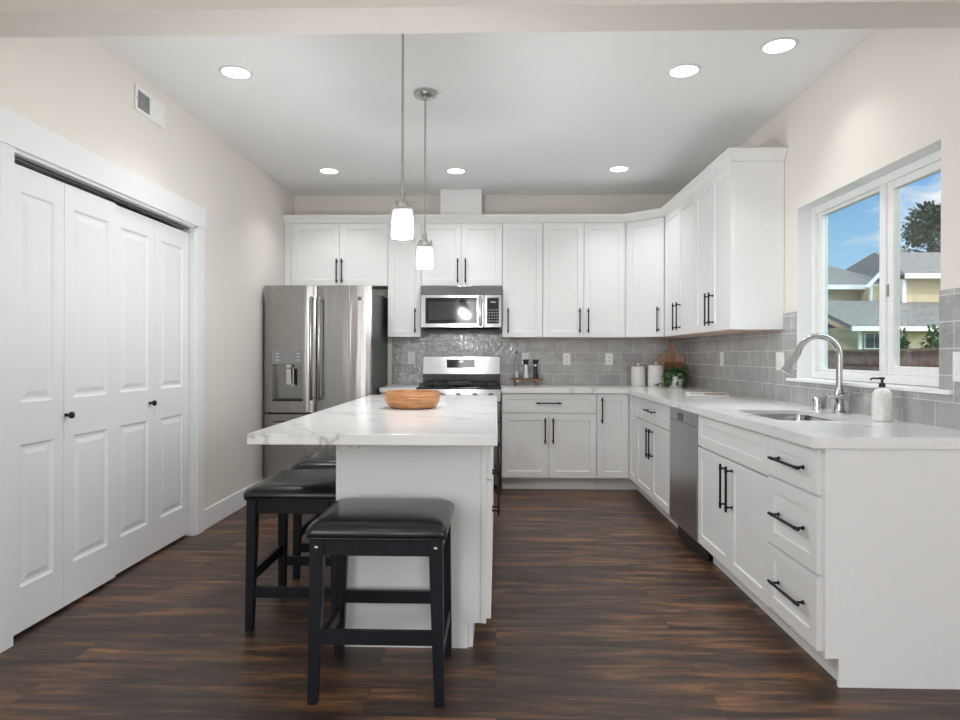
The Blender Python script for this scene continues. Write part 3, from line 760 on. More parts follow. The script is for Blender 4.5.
fx, fy = 1.768, 3.433
fa = thing('faucet', (fx, fy, ZT), 'brushed nickel gooseneck pull-down faucet behind the sink', 'faucet')
MB().lathe((fx, fy, ZT), [(0, 0.0004), (0.033, 0.0004), (0.033, 0.006), (0.026, 0.012), (0.0225, 0.035), (0.021, 0.062), (0.024, 0.070), (0.0255, 0.085), (0.024, 0.100), (0.019, 0.112), (0.0175, 0.135), (0, 0.135)], 28).build('faucet_body', M_NICKEL, fa)
pts = [(fx, fy, ZT+0.13), (fx, fy, ZT+0.20), (fx, fy, ZT+0.288)]
R_ = 0.106; cx_ = fx-R_; cz_ = ZT+0.290
for k in range(1, 15):
    a = math.radians(k*165/14); pts.append((cx_+R_*math.cos(a), fy, cz_+R_*math.sin(a)))
MB().tube(pts, 0.0155, 18).build('spout', M_NICKEL, fa)
e0 = Vector(pts[-1]); dv = (e0-Vector(pts[-2])).normalized(); dv = (dv + Vector((-0.35, 0, -0.25))).normalized()
MB().tube([e0, e0+dv*0.015, e0+dv*0.06, e0+dv*0.112, e0+dv*0.126, e0+dv*0.128], [0.0165, 0.0185, 0.021, 0.0265, 0.0280, 0.025], 24).build('spray_head', M_NICKEL, fa)
h_ = MB(); h_.cyl((fx, fy-0.015, ZT+0.085), (fx, fy-0.062, ZT+0.085), 0.0185, 0.0185, 20); h_.tube([(fx-0.004, fy-0.052, ZT+0.09), (fx-0.05, fy-0.06, ZT+0.083), (fx-0.10, fy-0.066, ZT+0.084)], [0.0085, 0.0065, 0.0075], 12)
h_.build('lever_handle', M_NICKEL, fa)
tag(MB().lathe((1.785, 3.70, ZT), [(0, 0.0004), (0.027, 0.0004), (0.027, 0.006), (0.0235, 0.01), (0.0235, 0.056), (0.020, 0.066), (0.008, 0.07), (0, 0.07)], 24).build('air_gap', M_CHROME), 'small chrome air gap cap behind the sink beside the faucet', 'air gap')

so = thing('soap_dispenser', (1.735, 3.0, ZT), 'mottled white soap bottle with black pump below the window', 'soap dispenser')
MB().lathe((1.735, 3.0, ZT), [(0, 0.0005), (0.038, 0.0005), (0.041, 0.004), (0.0415, 0.10), (0.039, 0.125), (0.030, 0.142), (0.016, 0.150), (0.013, 0.152), (0, 0.152)], 28).build('bottle', M_SOAP, so)
p_ = MB(); p_.lathe((1.735, 3.0, ZT+0.1522), [(0, 0), (0.0135, 0), (0.0135, 0.018), (0.006, 0.021), (0.005, 0.034), (0.011, 0.036), (0.011, 0.046), (0, 0.047)], 18)
p_.tube([(1.735, 3.0, ZT+0.193), (1.70, 3.015, ZT+0.193), (1.692, 3.018, ZT+0.186)], 0.0045, 10)
p_.build('pump', M_BLACKP, so)

# ------------------------------------------------------------------ island
IX0, IX1, IY0, IY1 = -0.663, -0.041, 2.70, 4.75
tag(MB().box(-0.927, 0.004, 2.412, 4.80, ZTB, ZT).build('island_countertop', M_QUARTZ, bevel=0.004), 'big rectangular white quartz island countertop under the wooden bowl', 'countertop')
def island_unit(label, y0, y1, near):
    w = y1-y0; M = frame((IX1, y0, 0), (0, 1, 0))
    def ex(t, M_):
        if near:
            p = MB(); p.prism([(IX0, 0), (-0.115, 0), (-0.115, 0.105), (IX1+0.0, 0.105), (IX1, 0.872), (IX0, 0.872)], IY0, IY0+0.012, 'y')
            p.build('end_panel', M_CAB, t, smooth=False)
            MB().box(IX0, IX0+0.018, IY0-0.005, IY0-0.0002, 0.001, 0.872, 0.001).build('corner_strip', M_CAB, t, smooth=False)
            MB().box(IX1-0.022, IX1, IY0-0.005, IY0-0.0002, 0.105, 0.872, 0.001).build('corner_strip', M_CAB, t, smooth=False)
    return base_cab(label, (IX1, y0, 0), (0, 1, 0), w, IX1-IX0, [('drawer', 0, w, WZA, WZB, (w/2, 0.783, HL, False)), ('door', 0, w/2, DZ0, DZ1, (w/2-0.04, 0.54, HL, True)), ('door', w/2, w, DZ0, DZ1, (w/2+0.04, 0.54, HL, True))],
             group='white island cabinets', name='island_cabinet', extra=ex, toe=0.055)
island_unit('white island cabinet whose end panel faces the front stool', IY0+0.0125, 3.775, True)
island_unit('white island cabinet at the range end of the island', 3.7755, IY1, False)

# ------------------------------------------------------------------ outlets and switches
def plate(M, label, kind, cat, w=0.074, h=0.118, group=None, gangs=1):
    ctr = M @ Vector((0, -h/2, 0))
    t = thing(kind, ctr[:], label, cat, group)
    p = MB(M); p.box(-w/2, w/2, -h/2, h/2, 0.0004, 0.006, 0.002); p.build('cover_plate', M_WHITEP, t)
    for g in range(gangs):
        u = (g-(gangs-1)/2)*0.046
        if cat == 'outlet':
            vert = h > w
            for s_ in (-1, 1):
                cu, cv = (u, s_*0.02) if vert else (s_*0.02, 0)
                r = MB(M); r.prism([(cu+a, cv+b2) for a, b2 in rrect(-0.0165, 0.0165, -0.014, 0.014, 0.008)], 0.006, 0.0085, 'z')
                ro = r.build('receptacle', M_WHITEP, t, smooth=False)
                s2 = MB(M)
                s2.box(cu-0.007, cu-0.005, cv-0.003, cv+0.007, 0.0085, 0.0088); s2.box(cu+0.005, cu+0.007, cv-0.003, cv+0.006, 0.0085, 0.0088); s2.cyl((cu, cv-0.008, 0.0085), (cu, cv-0.008, 0.0088), 0.0025, None, 8)
                s2.build('slots', M_DARK, ro, smooth=False)
        else:
            r = MB(M); r.box(u-0.0165, u+0.0165, -0.034, 0.034, 0.006, 0.0095, 0.001); r.build('rocker', M_WHITEP, t)
    return t
def fbk(x, z): return frame((x, YB-0.008, z), (1, 0, 0))
def frt(y, z): return frame((XR-0.008, y, z), (0, -1, 0))
plate(fbk(-0.846, 1.178), 'white wall outlet between refrigerator and range', 'wall_outlet', 'outlet', group='backsplash outlets')
plate(fbk(0.284, 1.176), 'white wall outlet just above the spice riser', 'wall_outlet', 'outlet', group='backsplash outlets')
plate(fbk(0.690, 1.172), 'white wall outlet at the middle of the back backsplash, right of the grinders', 'wall_outlet', 'outlet', group='backsplash outlets')
plate(fbk(1.104, 1.172), 'white wall outlet just left of the canisters', 'wall_outlet', 'outlet', group='backsplash outlets')
plate(frt(5.352, 1.180), 'white wall outlet near the cutting boards on the right wall', 'wall_outlet', 'outlet', group='backsplash outlets')
plate(frt(4.262, 1.172), 'white double switch plate just left of the window', 'light_switch', 'switch', w=0.118, gangs=2)
plate(frt(2.605, 1.166), 'white switch plate right of the window', 'light_switch', 'switch', w=0.118, gangs=2)
plate(frame((-0.585, IY0-0.0002, 0.835), (1, 0, 0)), 'white outlet on the island end panel under the countertop', 'wall_outlet', 'outlet', w=0.118, h=0.068)

# ------------------------------------------------------------------ refrigerator
def fridge():
    x0, x1 = -1.985, -1.071; yf = 5.55; yd = 5.625
    t = thing('refrigerator', ((x0+x1)/2, 6.0, 0), 'stainless steel french door refrigerator with water dispenser', 'refrigerator')
    b = MB(); b.box(x0+0.004, x1-0.004, yd+0.012, 6.45, 0.02, 1.765, 0.004); b.build('cabinet_body', M_DKGREY, t)
    MB().box(x0+0.03, x1-0.03, yd+0.02, 6.40, 0.0, 0.02).build('base_grille', M_BLACKP, t, smooth=False)
    hg = MB(); hg.box(x0+0.03, x0+0.10, 5.60, 5.75, 1.765, 1.79, 0.004); hg.box(x1-0.10, x1-0.03, 5.60, 5.75, 1.765, 1.79, 0.004); hg.build('hinge_cover', M_DKGREY, t)
    xm = -1.537; zs = 0.708
    def door(a, b2, z0, z1, holes=None):
        mb = MB(); m = 18
        loops = []
        # gently crowned front
        n = 10
        prof = []
        for k in range(n+1):
            x = a + (b2-a)*k/n; d = min(k, n-k)/n
            edge = 0.010 if k in (0, n) else 0.0
            prof.append((x, yf + edge + 0.006*(2*k/n-1)**2))
        pts = prof + [(b2, yd), (a, yd)]
        mb.prism(pts, z0, z1, 'z'); return mb
    def door_with_recess():
        a, b2, z0, z1 = x0, xm-0.0025, zs+0.008, 1.798
        u0, u1, v0, v1 = -1.912, -1.648, 0.81, 1.128
        mb = MB()
        mb.prism([(a, yf+0.012), (a+0.02, yf+0.003), (u0, yf), (u0, yd), (a, yd)], z0, z1, 'z')
        mb.prism([(u1, yf), (b2-0.02, yf+0.003), (b2, yf+0.012), (b2, yd), (u1, yd)], z0, z1, 'z')
        mb.box(u0, u1, yf, yd, z0, v0); mb.box(u0, u1, yf, yd, v1, z1); mb.box(u0, u1, yd-0.006, yd, v0, v1)
        return mb, (u0, u1, v0, v1)
    mb, (u0, u1, v0, v1) = door_with_recess()
    ld = mb.build('door', M_STEELV, t, angle=25)
    c_ = MB(); c_.box(u0, u1, yf-0.003, yf-0.0004, v1+0.003, 1.243, 0.001); tag(c_.build('control_panel', M_GREYP, ld), 'dark grey control panel')
    k_ = MB()
    for i in range(3): k_.box(u0+0.03, u0+0.055, yf-0.0036, yf-0.0031, v1+0.03+i*0.028, v1+0.036+i*0.028); k_.box(u1-0.055, u1-0.03, yf-0.0036, yf-0.0031, v1+0.03+i*0.028, v1+0.036+i*0.028)
    k_.build('control_marks', M_WHITEP, ld, smooth=False)
    r_ = MB(); r_.box(u0+0.001, u1-0.001, yd-0.008, yd-0.0065, v0+0.001, v1-0.001); r_.box(u0+0.001, u0+0.004, yf+0.004, yd-0.008, v0+0.001, v1-0.001); r_.box(u1-0.004, u1-0.001, yf+0.004, yd-0.008, v0+0.001, v1-0.001)
    r_.build('dispenser_niche', M_STEEL, ld, smooth=False)
    d_ = MB(); d_.box(u0+0.004, u1-0.004, yf-0.006, yd-0.01, v0+0.001, v0+0.014, 0.002)
    for i in range(9): d_.box(u0+0.02+i*0.026, u0+0.032+i*0.026, yf+0.004, yd-0.016, v0+0.0145, v0+0.018)
    d_.build('drip_tray', M_BLACKP, ld)
    n_ = MB(); n_.box(-1.80, -1.755, yf+0.008, yf+0.05, 1.095, v1-0.001, 0.003); n_.prism([(-1.757, 1.085), (-1.733, 1.085), (-1.733, 0.945), (-1.750, 0.935)], yf+0.012, yf+0.018, 'y'); n_.box(-1.80, -1.74, yf+0.012, yf+0.016, 0.95, 1.088, 0.002)
    n_.build('dispenser_paddle', M_CHROME, ld)
    rd = door(xm+0.0025, x1, zs+0.008, 1.798).build('door', M_STEELV, t, angle=25)
    bd = MB(); Mb = frame((-1.167, yf-0.0005, 1.687), (1, 0, 0)); bd.M = Mb
    bd.cyl((0, 0, 0.0), (0, 0, 0.003), 0.017, None, 24)
    badge = bd.build('badge', M_DKGREY, rd)
    rg = MB(Mb)
    rg.tube([(0.0145*math.cos(2*PI*k/24), 0.0145*math.sin(2*PI*k/24), 0.0034) for k in range(25)], 0.0012, 6)
    for sx in (-1, 1):   # the two curled strokes of the monogram
        rg.tube([(sx*0.0055+0.0045*math.cos(2*PI*k/12+0.6), 0.0005+0.006*math.sin(2*PI*k/12+0.6), 0.0034) for k in range(10)], 0.0009, 6)
    rg.build('badge_monogram', M_CHROME, badge)
    fd = door(x0, x1, 0.06, zs-0.008).build('freezer_drawer', M_STEELV, t, angle=25)
    for dr, xh in ((ld, -1.572), (rd, -1.502)):
        h = MB()
        h.tube([(xh, yf+0.002, 0.845), (xh, yf-0.03, 0.832), (xh, yf-0.048, 0.86), (xh, yf-0.054, 1.26), (xh, yf-0.048, 1.665), (xh, yf-0.03, 1.693), (xh, yf+0.002, 1.68)], 0.0125, 14)
        h.build('handle', M_NICKEL, dr)
    h = MB(); h.tube([(x0+0.08, yf+0.002, 0.625), (x0+0.07, yf-0.035, 0.625), (x0+0.12, yf-0.05, 0.625), ((x0+x1)/2, yf-0.055, 0.625), (x1-0.12, yf-0.05, 0.625), (x1-0.07, yf-0.035, 0.625), (x1-0.08, yf+0.002, 0.625)], 0.0125, 14)
    h.build('handle', M_NICKEL, fd)
fridge()

# ------------------------------------------------------------------ range
def gas_range():
    x0, x1 = -0.719, 0.039; yf = 5.83; yb_ = 6.478
    t = thing('range', ((x0+x1)/2, 6.15, 0), 'stainless steel gas range with black cooktop below the microwave', 'range')
    MB().box(x0+0.004, x1-0.004, yf+0.03, yb_, 0.04, 0.896).build('body', M_BLACKP, t, smooth=False)
    f = MB()
    for xx in (x0+0.05, x1-0.05):
        for yy in (yf+0.1, yb_-0.08): f.cyl((xx, yy, 0), (xx, yy, 0.04), 0.018, None, 12)
    f.build('foot', M_BLACKP, t)
    dr = MB(); dr.box(x0+0.006, x1-0.006, yf, yf+0.03, 0.055, 0.215, 0.004); dr.build('drawer_front', M_STEEL, t)
    od = MB(); od.box(x0+0.006, x1-0.006, yf-0.005, yf+0.029, 0.222, 0.79, 0.005); ov = od.build('oven_door', M_STEEL, t)
    MB().box(x0+0.09, x1-0.09, yf-0.0065, yf-0.0052, 0.33, 0.66, 0.0).build('door_glass', M_GLOSSBLK, ov, smooth=False)
    h = MB(); h.tube([(x0+0.05, yf-0.055, 0.745), (x1-0.05, yf-0.055, 0.745)], 0.0125, 14)
    for xx in (x0+0.075, x1-0.075): h.cyl((xx, yf-0.005, 0.745), (xx, yf-0.055, 0.745), 0.009, None, 12)
    h.build('handle', M_STEEL, ov)
    cp = MB(); cp.prism([(yf-0.004, 0.797), (yf+0.029, 0.797), (yf+0.029, 0.902), (yf+0.012, 0.902)], x0+0.004, x1-0.004, 'x'); cpo = cp.build('control_panel', M_STEEL, t, smooth=False)
    for i in range(5):
        xx = x0+0.09+i*(x1-x0-0.18)/4
        k = MB(Matrix.Translation((xx, yf+0.0025, 0.85)) @ Matrix.Rotation(PI/2+0.15, 4, 'X'))
        k.lathe((0, 0, 0), [(0, 0), (0.026, 0), (0.026, 0.006), (0.021, 0.008), (0.019, 0.034), (0.016, 0.037), (0, 0.037)], 24); k.box(-0.004, 0.004, -0.019, 0.019, 0.034, 0.041, 0.001)
        k.build('knob', M_STEEL, cpo)
    ck = MB(); ck.box(x0+0.001, x1-0.001, yf+0.012, yb_-0.08, 0.9022, 0.918, 0.003); cko = ck.build('cooktop', M_ENAMEL, t)
    bc = [(x0+0.16, 5.97), (x1-0.16, 5.97), (x0+0.16, 6.26), (x1-0.16, 6.26), ((x0+x1)/2, 6.115)]
    for bx_, by_ in bc:
        q = MB(); q.lathe((bx_, by_, 0.9185), [(0, 0), (0.05, 0), (0.05, 0.006), (0.036, 0.009), (0.036, 0.016), (0.03, 0.019), (0, 0.019)], 24); q.build('burner', M_IRON, t)
    gw = (x1-x0-0.04)/3
    for i in range(3):
        a = x0+0.02+i*gw+0.003; b2 = a+gw-0.006; g = MB(); z0, z1 = 0.938, 0.952; y0, y1 = yf+0.045, yb_-0.11
        for yy in (y0, (y0+y1)/2-0.006, y1-0.012): g.box(a, b2, yy, yy+0.012, z0, z1, 0.002)
        for xx in (a, b2-0.012): g.box(xx, xx+0.012, y0, y1, z0, z1, 0.002)
        m = (a+b2)/2-0.006
        g.box(m, m+0.012, y0, y1, z0, z1, 0.002)
        for xx in (a, b2-0.012):
            for yy in (y0, y1-0.012): g.box(xx, xx+0.012, yy, yy+0.012, 0.9185, z0+0.001)
        if i == 1: g.box(a+0.02, b2-0.02, y0+0.03, y1-0.03, z1+0.0002, z1+0.010, 0.003)
        g.build('grate', M_IRON, t)
    bg_ = MB(); bg_.prism([(6.405, 1.02), (yb_-0.0, 1.02), (yb_-0.0, 1.197), (6.418, 1.197)], x0-0.004, x1-0.004, 'x'); bo = bg_.build('backguard', M_STEEL, t, smooth=False, bevel=0.004)
    MB().box(x0, x1-0.006, 6.402, yb_, 0.897, 1.0198).build('backguard_base', M_ENAMEL, t, smooth=False)
    dsp = MB(); dsp.box(-0.487, -0.215, 6.4035, 6.409, 1.085, 1.165, 0.001); do = dsp.build('display', M_GLOSSBLK, bo)
    # clock digits 12:00
    dg = MB(frame((-0.372, 6.4033, 1.137), (1, 0, 0)))
    SEG = {'1': 'bc', '2': 'abged', '0': 'abcdef'}
    uo = 0
    for ch in '1200':
        w_, h_2, q = 0.008, 0.015, 0.0018
        R4 = {'a': (0, w_, h_2-q, h_2), 'd': (0, w_, 0, q), 'g': (0, w_, h_2/2-q/2, h_2/2+q/2), 'b': (w_-q, w_, h_2/2, h_2), 'c': (w_-q, w_, 0, h_2/2), 'e': (0, q, 0, h_2/2), 'f': (0, q, h_2/2, h_2)}
        for s_ in SEG[ch]: a, b2, c3, d3 = R4[s_]; dg.box(uo+a, uo+b2, c3, d3, 0, 0.0006)
        uo += 0.012
    dg.build('clock_digits', M_DISPLAY, do, smooth=False)
    bt = MB(frame((-0.487, 6.4033, 1.085), (1, 0, 0)))
    for i in range(10):
        if 3 < i < 6: continue
        for j_ in range(3): bt.box(0.018+i*0.0255, 0.028+i*0.0255, 0.016+j_*0.022, 0.019+j_*0.022, 0, 0.0005)
    bt.build('control_marks', M_GREYP, do, smooth=False)
gas_range()

# ------------------------------------------------------------------ microwave
def microwave():
    x0, x1 = -0.711, 0.046; yf = 6.08; z0, z1 = 1.432, 1.852
    t = thing('microwave', ((x0+x1)/2, 6.25, z0), 'stainless steel over-the-range microwave with dark glass door', 'microwave')
    MB().box(x0+0.002, x1-0.002, yf+0.03, YB-0.012, z0+0.012, z1).build('body', M_DKGREY, t, smooth=False)
    MB().prism([(yf+0.006, z1-0.078), (yf+0.03, z1-0.078), (yf+0.03, z1-0.0), (yf+0.02, z1)], x0, x1, 'x').build('vent_grille', M_STEEL, t, smooth=False, bevel=0.002)
    xd = x1-0.165
    d = MB(); d.box(x0, xd-0.002, yf, yf+0.029, z0+0.03, z1-0.082, 0.005); do = d.build('door', M_STEEL, t)
    MB().box(x0+0.048, xd-0.066, yf-0.0015, yf-0.0002, z0+0.068, z1-0.112).build('door_glass', M_GLOSSBLK, do, smooth=False)
    sc = MB(); sc.box(x0+0.075, xd-0.10, yf-0.0022, yf-0.0016, z0+0.105, z1-0.15); sc.build('mesh_window', plain('microwave_mesh', (0.05, 0.05, 0.05), 0.05, 0.0), do, smooth=False)
    h = MB(); h.tube([(xd-0.035, yf, z0+0.06), (xd-0.035, yf-0.035, z0+0.062), (xd-0.035, yf-0.042, z0+0.09), (xd-0.035, yf-0.042, z1-0.14), (xd-0.035, yf-0.035, z1-0.108), (xd-0.035, yf, z1-0.106)], 0.017, 16)
    h.build('handle', M_CHROME, do)
    p = MB(); p.box(xd+0.001, x1, yf, yf+0.029, z0+0.03, z1-0.082, 0.005); po = p.build('control_panel', M_STEEL, t)
    MB().box(xd+0.028, x1-0.028, yf-0.0012, yf-0.0002, z0+0.068, z1-0.112).build('keypad', M_GLOSSBLK, po, smooth=False)
    k = MB(frame((xd+0.03, yf-0.0012, z0+0.075), (1, 0, 0)))
    for i in range(4):
        for j_ in range(5): k.box(0.012+i*0.024, 0.026+i*0.024, 0.012+j_*0.026, 0.022+j_*0.026, 0, 0.0006)
    k.box(0.03, 0.082, 0.185, 0.2, 0, 0.0006)
    k.build('key_marks', M_GREYP, po, smooth=False)
    b = MB(); b.prism([(yf+0.002, z0+0.029), (yf+0.03, z0+0.012), (6.46, z0), (6.46, z0+0.0115), (yf+0.031, z0+0.0118), (yf+0.029, z0+0.0295)], x0+0.02, x1-0.02, 'x')
    b.build('bottom_vent', M_BLACKP, t, smooth=False)
microwave()

# ------------------------------------------------------------------ dishwasher
def dishwasher():
    y0, y1 = 3.872, 4.474
    t = thing('dishwasher', (1.5, (y0+y1)/2, 0), 'stainless steel dishwasher built in beside the sink cabinet', 'dishwasher')
    MB().box(xb+0.002, XR-0.02, y0+0.004, y1-0.004, 0.11, 0.868).build('tub', M_DKGREY, t, smooth=False)
    d = MB(); d.box(XF-0.006, xb+0.001, y0+0.002, y1-0.002, 0.115, 0.866, 0.004); do = d.build('door', M_STEELD, t)
    MB().box(xb+0.03, xb+0.05, y0+0.004, y1-0.004, 0.0, 0.109).build('toe_kick', M_BLACKP, t, smooth=False)
    M = frame((XF-0.006, y1, 0), (0, -1, 0))
    MB(M).box(0.01, 0.592, 0.786, 0.789, 0.0002, 0.0008).build('panel_seam', M_DARK, do, smooth=False)
    hp = MB(M); hp.box(0.20, 0.33, 0.795, 0.842, 0.0002, 0.0015, 0.0); tag(hp.build('display', M_GLOSSBLK, do, smooth=False), 'small black control display')
    r = MB(M)
    for a, b2, c3, d3 in ((0.40, 0.53, 0.795, 0.798), (0.40, 0.53, 0.846, 0.849), (0.40, 0.404, 0.798, 0.846), (0.526, 0.53, 0.798, 0.846)): r.box(a, b2, c3, d3, 0.0002, 0.0012)
    for i in range(3): r.box(0.42, 0.50, 0.808+i*0.012, 0.811+i*0.012, 0.0002, 0.001)
    r.build('label_sticker', M_GREYP, do, smooth=False)
dishwasher()

# ------------------------------------------------------------------ bar stools
def make_stool():
    W, D = 0.472, 0.415     # leg footprint
    t = thing('bar_stool', (0, 0, 0), '', 'stool', 'backless bar stools around the island')
    H = 0.572
    for sx in (-1, 1):
        for sy in (-1, 1):
            l = MB(); w = 0.048; wb = 0.033
            xo, yo = sx*(W/2-0.006), sy*(D/2-0.004)           # outer top corner
            xb_, yb2 = sx*W/2, sy*D/2                          # outer foot corner
            top = [(xo, yo), (xo-sx*w, yo), (xo-sx*w, yo-sy*w*0.85), (xo, yo-sy*w*0.85)]
            mid = [(xo+sx*0.001, yo+sy*0.001), (xo+sx*0.001-sx*w*0.95, yo), (xo-sx*w*0.95, yo-sy*w*0.82), (xo+sx*0.001, yo-sy*w*0.82)]
            bot = [(xb_, yb2), (xb_-sx*wb, yb2), (xb_-sx*wb, yb2-sy*wb), (xb_, yb2-sy*wb)]
            l.rings([[(a, b2, 0.0) for a, b2 in bot], [(a, b2, 0.44) for a, b2 in mid], [(a, b2, H) for a, b2 in top]])
            lo = l.build('leg', M_STOOLW, t, smooth=False, bevel=0.002)
            if sy == -1:
                st = MB(Matrix.Translation((xo-sx*w/2, yo-0.0005, 0.543)) @ Matrix.Rotation(PI/2, 4, 'X'))
                st.lathe((0, 0, 0), [(0.0085, -0.001), (0.0085, 0.001), (0.0065, 0.0042), (0.003, 0.006), (0, 0.0063)], 16)
                tag(st.build('nail_head', M_NICKEL, lo), 'round silver nail head')
    ap = MB(); i = 0.012; wl = 0.05
    ap.box(-W/2+wl, W/2-wl, -D/2+i, -D/2+i+0.02, 0.512, H); ap.box(-W/2+wl, W/2-wl, D/2-i-0.02, D/2-i, 0.512, H)
    ap.box(-W/2+i, -W/2+i+0.02, -D/2+wl, D/2-wl, 0.512, H); ap.box(W/2-i-0.02, W/2-i, -D/2+wl, D/2-wl, 0.512, H)
    ap.build('apron', M_STOOLW, t, smooth=False, bevel=0.0015)
    for sy in (-1, 1):
        r = MB(); r.box(-W/2+0.036, W/2-0.036, sy*(D/2-0.016)-0.011, sy*(D/2-0.016)+0.011, 0.206, 0.255, 0.002); r.build('stretcher', M_STOOLW, t)
    for sx in (-1, 1):
        r = MB(); r.box(sx*(W/2-0.017)-0.011, sx*(W/2-0.017)+0.011, -D/2+0.034, D/2-0.034, 0.145, 0.19, 0.002); r.build('stretcher', M_STOOLW, t)
    # padded seat
    s = MB(); sw, sd = W/2+0.006, D/2+0.009
    nU, nV = 28, 24; loops = []
    def prof_loop(ins, z, rad, sag=0.0):
        return [(a, b2, z) for a, b2 in rrect(-sw+ins, sw-ins, -sd+ins, sd-ins, rad, 6)]
    L_ = [prof_loop(0.006, H+0.001, 0.02), prof_loop(0.0, H+0.006, 0.022), prof_loop(-0.004, H+0.018, 0.026), prof_loop(-0.002, H+0.032, 0.03), prof_loop(0.008, H+0.046, 0.036), prof_loop(0.028, H+0.057, 0.045),
          prof_loop(0.06, H+0.064, 0.06), prof_loop(0.11, H+0.068, 0.07), prof_loop(0.16, H+0.070, 0.03)]
    s.rings(L_); s.build('seat_cushion', M_LEATHER, t, angle=60)
    p = MB(); pl = prof_loop(0.003, H+0.004, 0.02); p.tube([(a, b2, z) for a, b2, z in pl] + [pl[0]], 0.004, 8, False); p.build('seat_piping', M_LEATHER, t)
    return t
stool = make_stool()
stool.location = (-0.4145, 2.452, 0)
stool['label'] = 'black leather bar stool standing alone at the near end of the island'
s2 = copy_tree(stool); s2.location = (-0.8885, 3.070, 0); s2.rotation_euler = (0, 0, -PI/2)
s2['label'] = 'black leather bar stool tucked under the left overhang, nearer the camera'
s3 = copy_tree(stool); s3.location = (-0.8885, 3.737, 0); s3.rotation_euler = (0, 0, -PI/2)
s3['label'] = 'black leather bar stool farthest back, tucked under the island overhang'

# ------------------------------------------------------------------ lamps
def pendant(y, label):
    x = -0.434
    zb = 1.724 if y > 3.5 else 1.738
    t = thing('pendant_lamp', (x, y, zb), label, 'pendant lamp', 'pendant lamps over the island')
    MB().lathe((x, y, ZC), [(0, -0.0004), (0.070, -0.0004), (0.072, -0.004), (0.070, -0.022), (0.062, -0.03), (0.02, -0.034), (0.012, -0.05), (0, -0.05)], 32).build('canopy', M_NICKEL, t)
    MB().cyl((x, y, ZC-0.05), (x, y, zb+0.21), 0.0058, None, 12).build('rod', M_NICKEL, t)
    MB().lathe((x, y, zb), [(0, 0.212), (0.013, 0.212), (0.014, 0.178), (0.022, 0.174), (0.022, 0.158), (0.047, 0.156), (0.047, 0.1395), (0.020, 0.1395), (0.020, 0.118), (0, 0.118)], 28).build('socket_cap', M_NICKEL, t)
    cl_ = MB()
    for k in range(3):
        a = 2*PI*k/3 + 0.5; cxx, cyy = x+0.040*math.cos(a), y+0.040*math.sin(a)
        cl_.cyl((cxx, cyy, zb+0.1565), (cxx, cyy, zb+0.178), 0.007, None, 12)
    cl_.build('clip', M_NICKEL, t)
    MB().lathe((x, y, zb), [(0.051, 0.0), (0.051, 0.137), (0.044, 0.139), (0.044, 0.136), (0.0475, 0.134), (0.0475, 0.0), (0.051, 0.0)], 36).build('glass_shade', M_CLEAR, t)
    MB().lathe((x, y, zb), [(0.0465, 0.0145), (0.0465, 0.133), (0.038, 0.1345), (0.038, 0.1325), (0.0448, 0.131), (0.0448, 0.0145), (0.0465, 0.0145)], 36).build('frosted_liner', M_FROST, t)
    MB().lathe((x, y, zb), [(0, 0.008), (0.0465, 0.008), (0.0465, 0.014), (0, 0.014)], 36).build('added_diffuser', M_FROSTB, t)  # disc added to cut the lamp's light on the island top
    MB().lathe((x, y, zb), [(0, 0.040), (0.012, 0.043), (0.022, 0.055), (0.024, 0.070), (0.018, 0.088), (0.012, 0.104), (0.012, 0.117), (0, 0.117)], 24).build('bulb', M_BULB, t)
    add_light('pendant_light', 'POINT', (x, y, zb+0.032), PENDANT_W, (0.975, 0.988, 1.0), shadow_soft_size=0.015)
    return t
pendant(3.0, 'nickel pendant lamp with frosted glass shade, nearer the camera')
pendant(3.94, 'nickel pendant lamp with frosted glass shade, farther from the camera')
cans = [(-1.466, 3.646, 'round recessed ceiling light nearest the wall vent'), (1.037, 3.676, 'round recessed ceiling light in front, inner of the two on the right'),
        (1.437, 3.389, 'round recessed ceiling light over the sink counter, nearest the window'), (-1.447, 5.614, 'round recessed ceiling light in front of the refrigerator'),
        (-0.354, 5.633, 'round recessed ceiling light in front of the microwave'), (1.033, 5.596, 'round recessed ceiling light before the diagonal corner cabinet')]
for cx, cy, lb in cans:
    t = thing('recessed_light', (cx, cy, ZC-0.008), lb, 'ceiling light', 'recessed ceiling lights')
    MB().lathe((cx, cy, ZC), [(0.074, -0.003), (0.092, -0.004), (0.094, -0.0003), (0.074, -0.0003), (0.074, -0.003)], 40).build('trim_ring', M_WHITEP, t)
    MB().lathe((cx, cy, ZC), [(0, -0.0005), (0.0738, -0.0005), (0.0738, -0.002), (0, -0.0022)], 40).build('lens', M_LENS, t)
    add_light('can_and_fill_light', 'AREA', (cx, cy, ZC-0.012), CAN_W * (0.45 if cx > 1.3 else 0.5 if cx < -1.46 else 1.0), (0.985, 0.992, 1.0), (0, 0, 0), shape='DISK', size=0.14, spread=math.radians(112))
for cx, cy in ((-0.9, 0.4), (0.9, 0.4), (-0.9, -2.0), (0.9, -2.0)):  # bare fill lamps added under the unseen great room ceiling, without fixtures
    add_light('can_and_fill_light', 'AREA', (cx, cy, ZC-0.012), GREAT_FILL_W, (0.985, 0.992, 1.0), (0, 0, 0), shape='DISK', size=0.14)

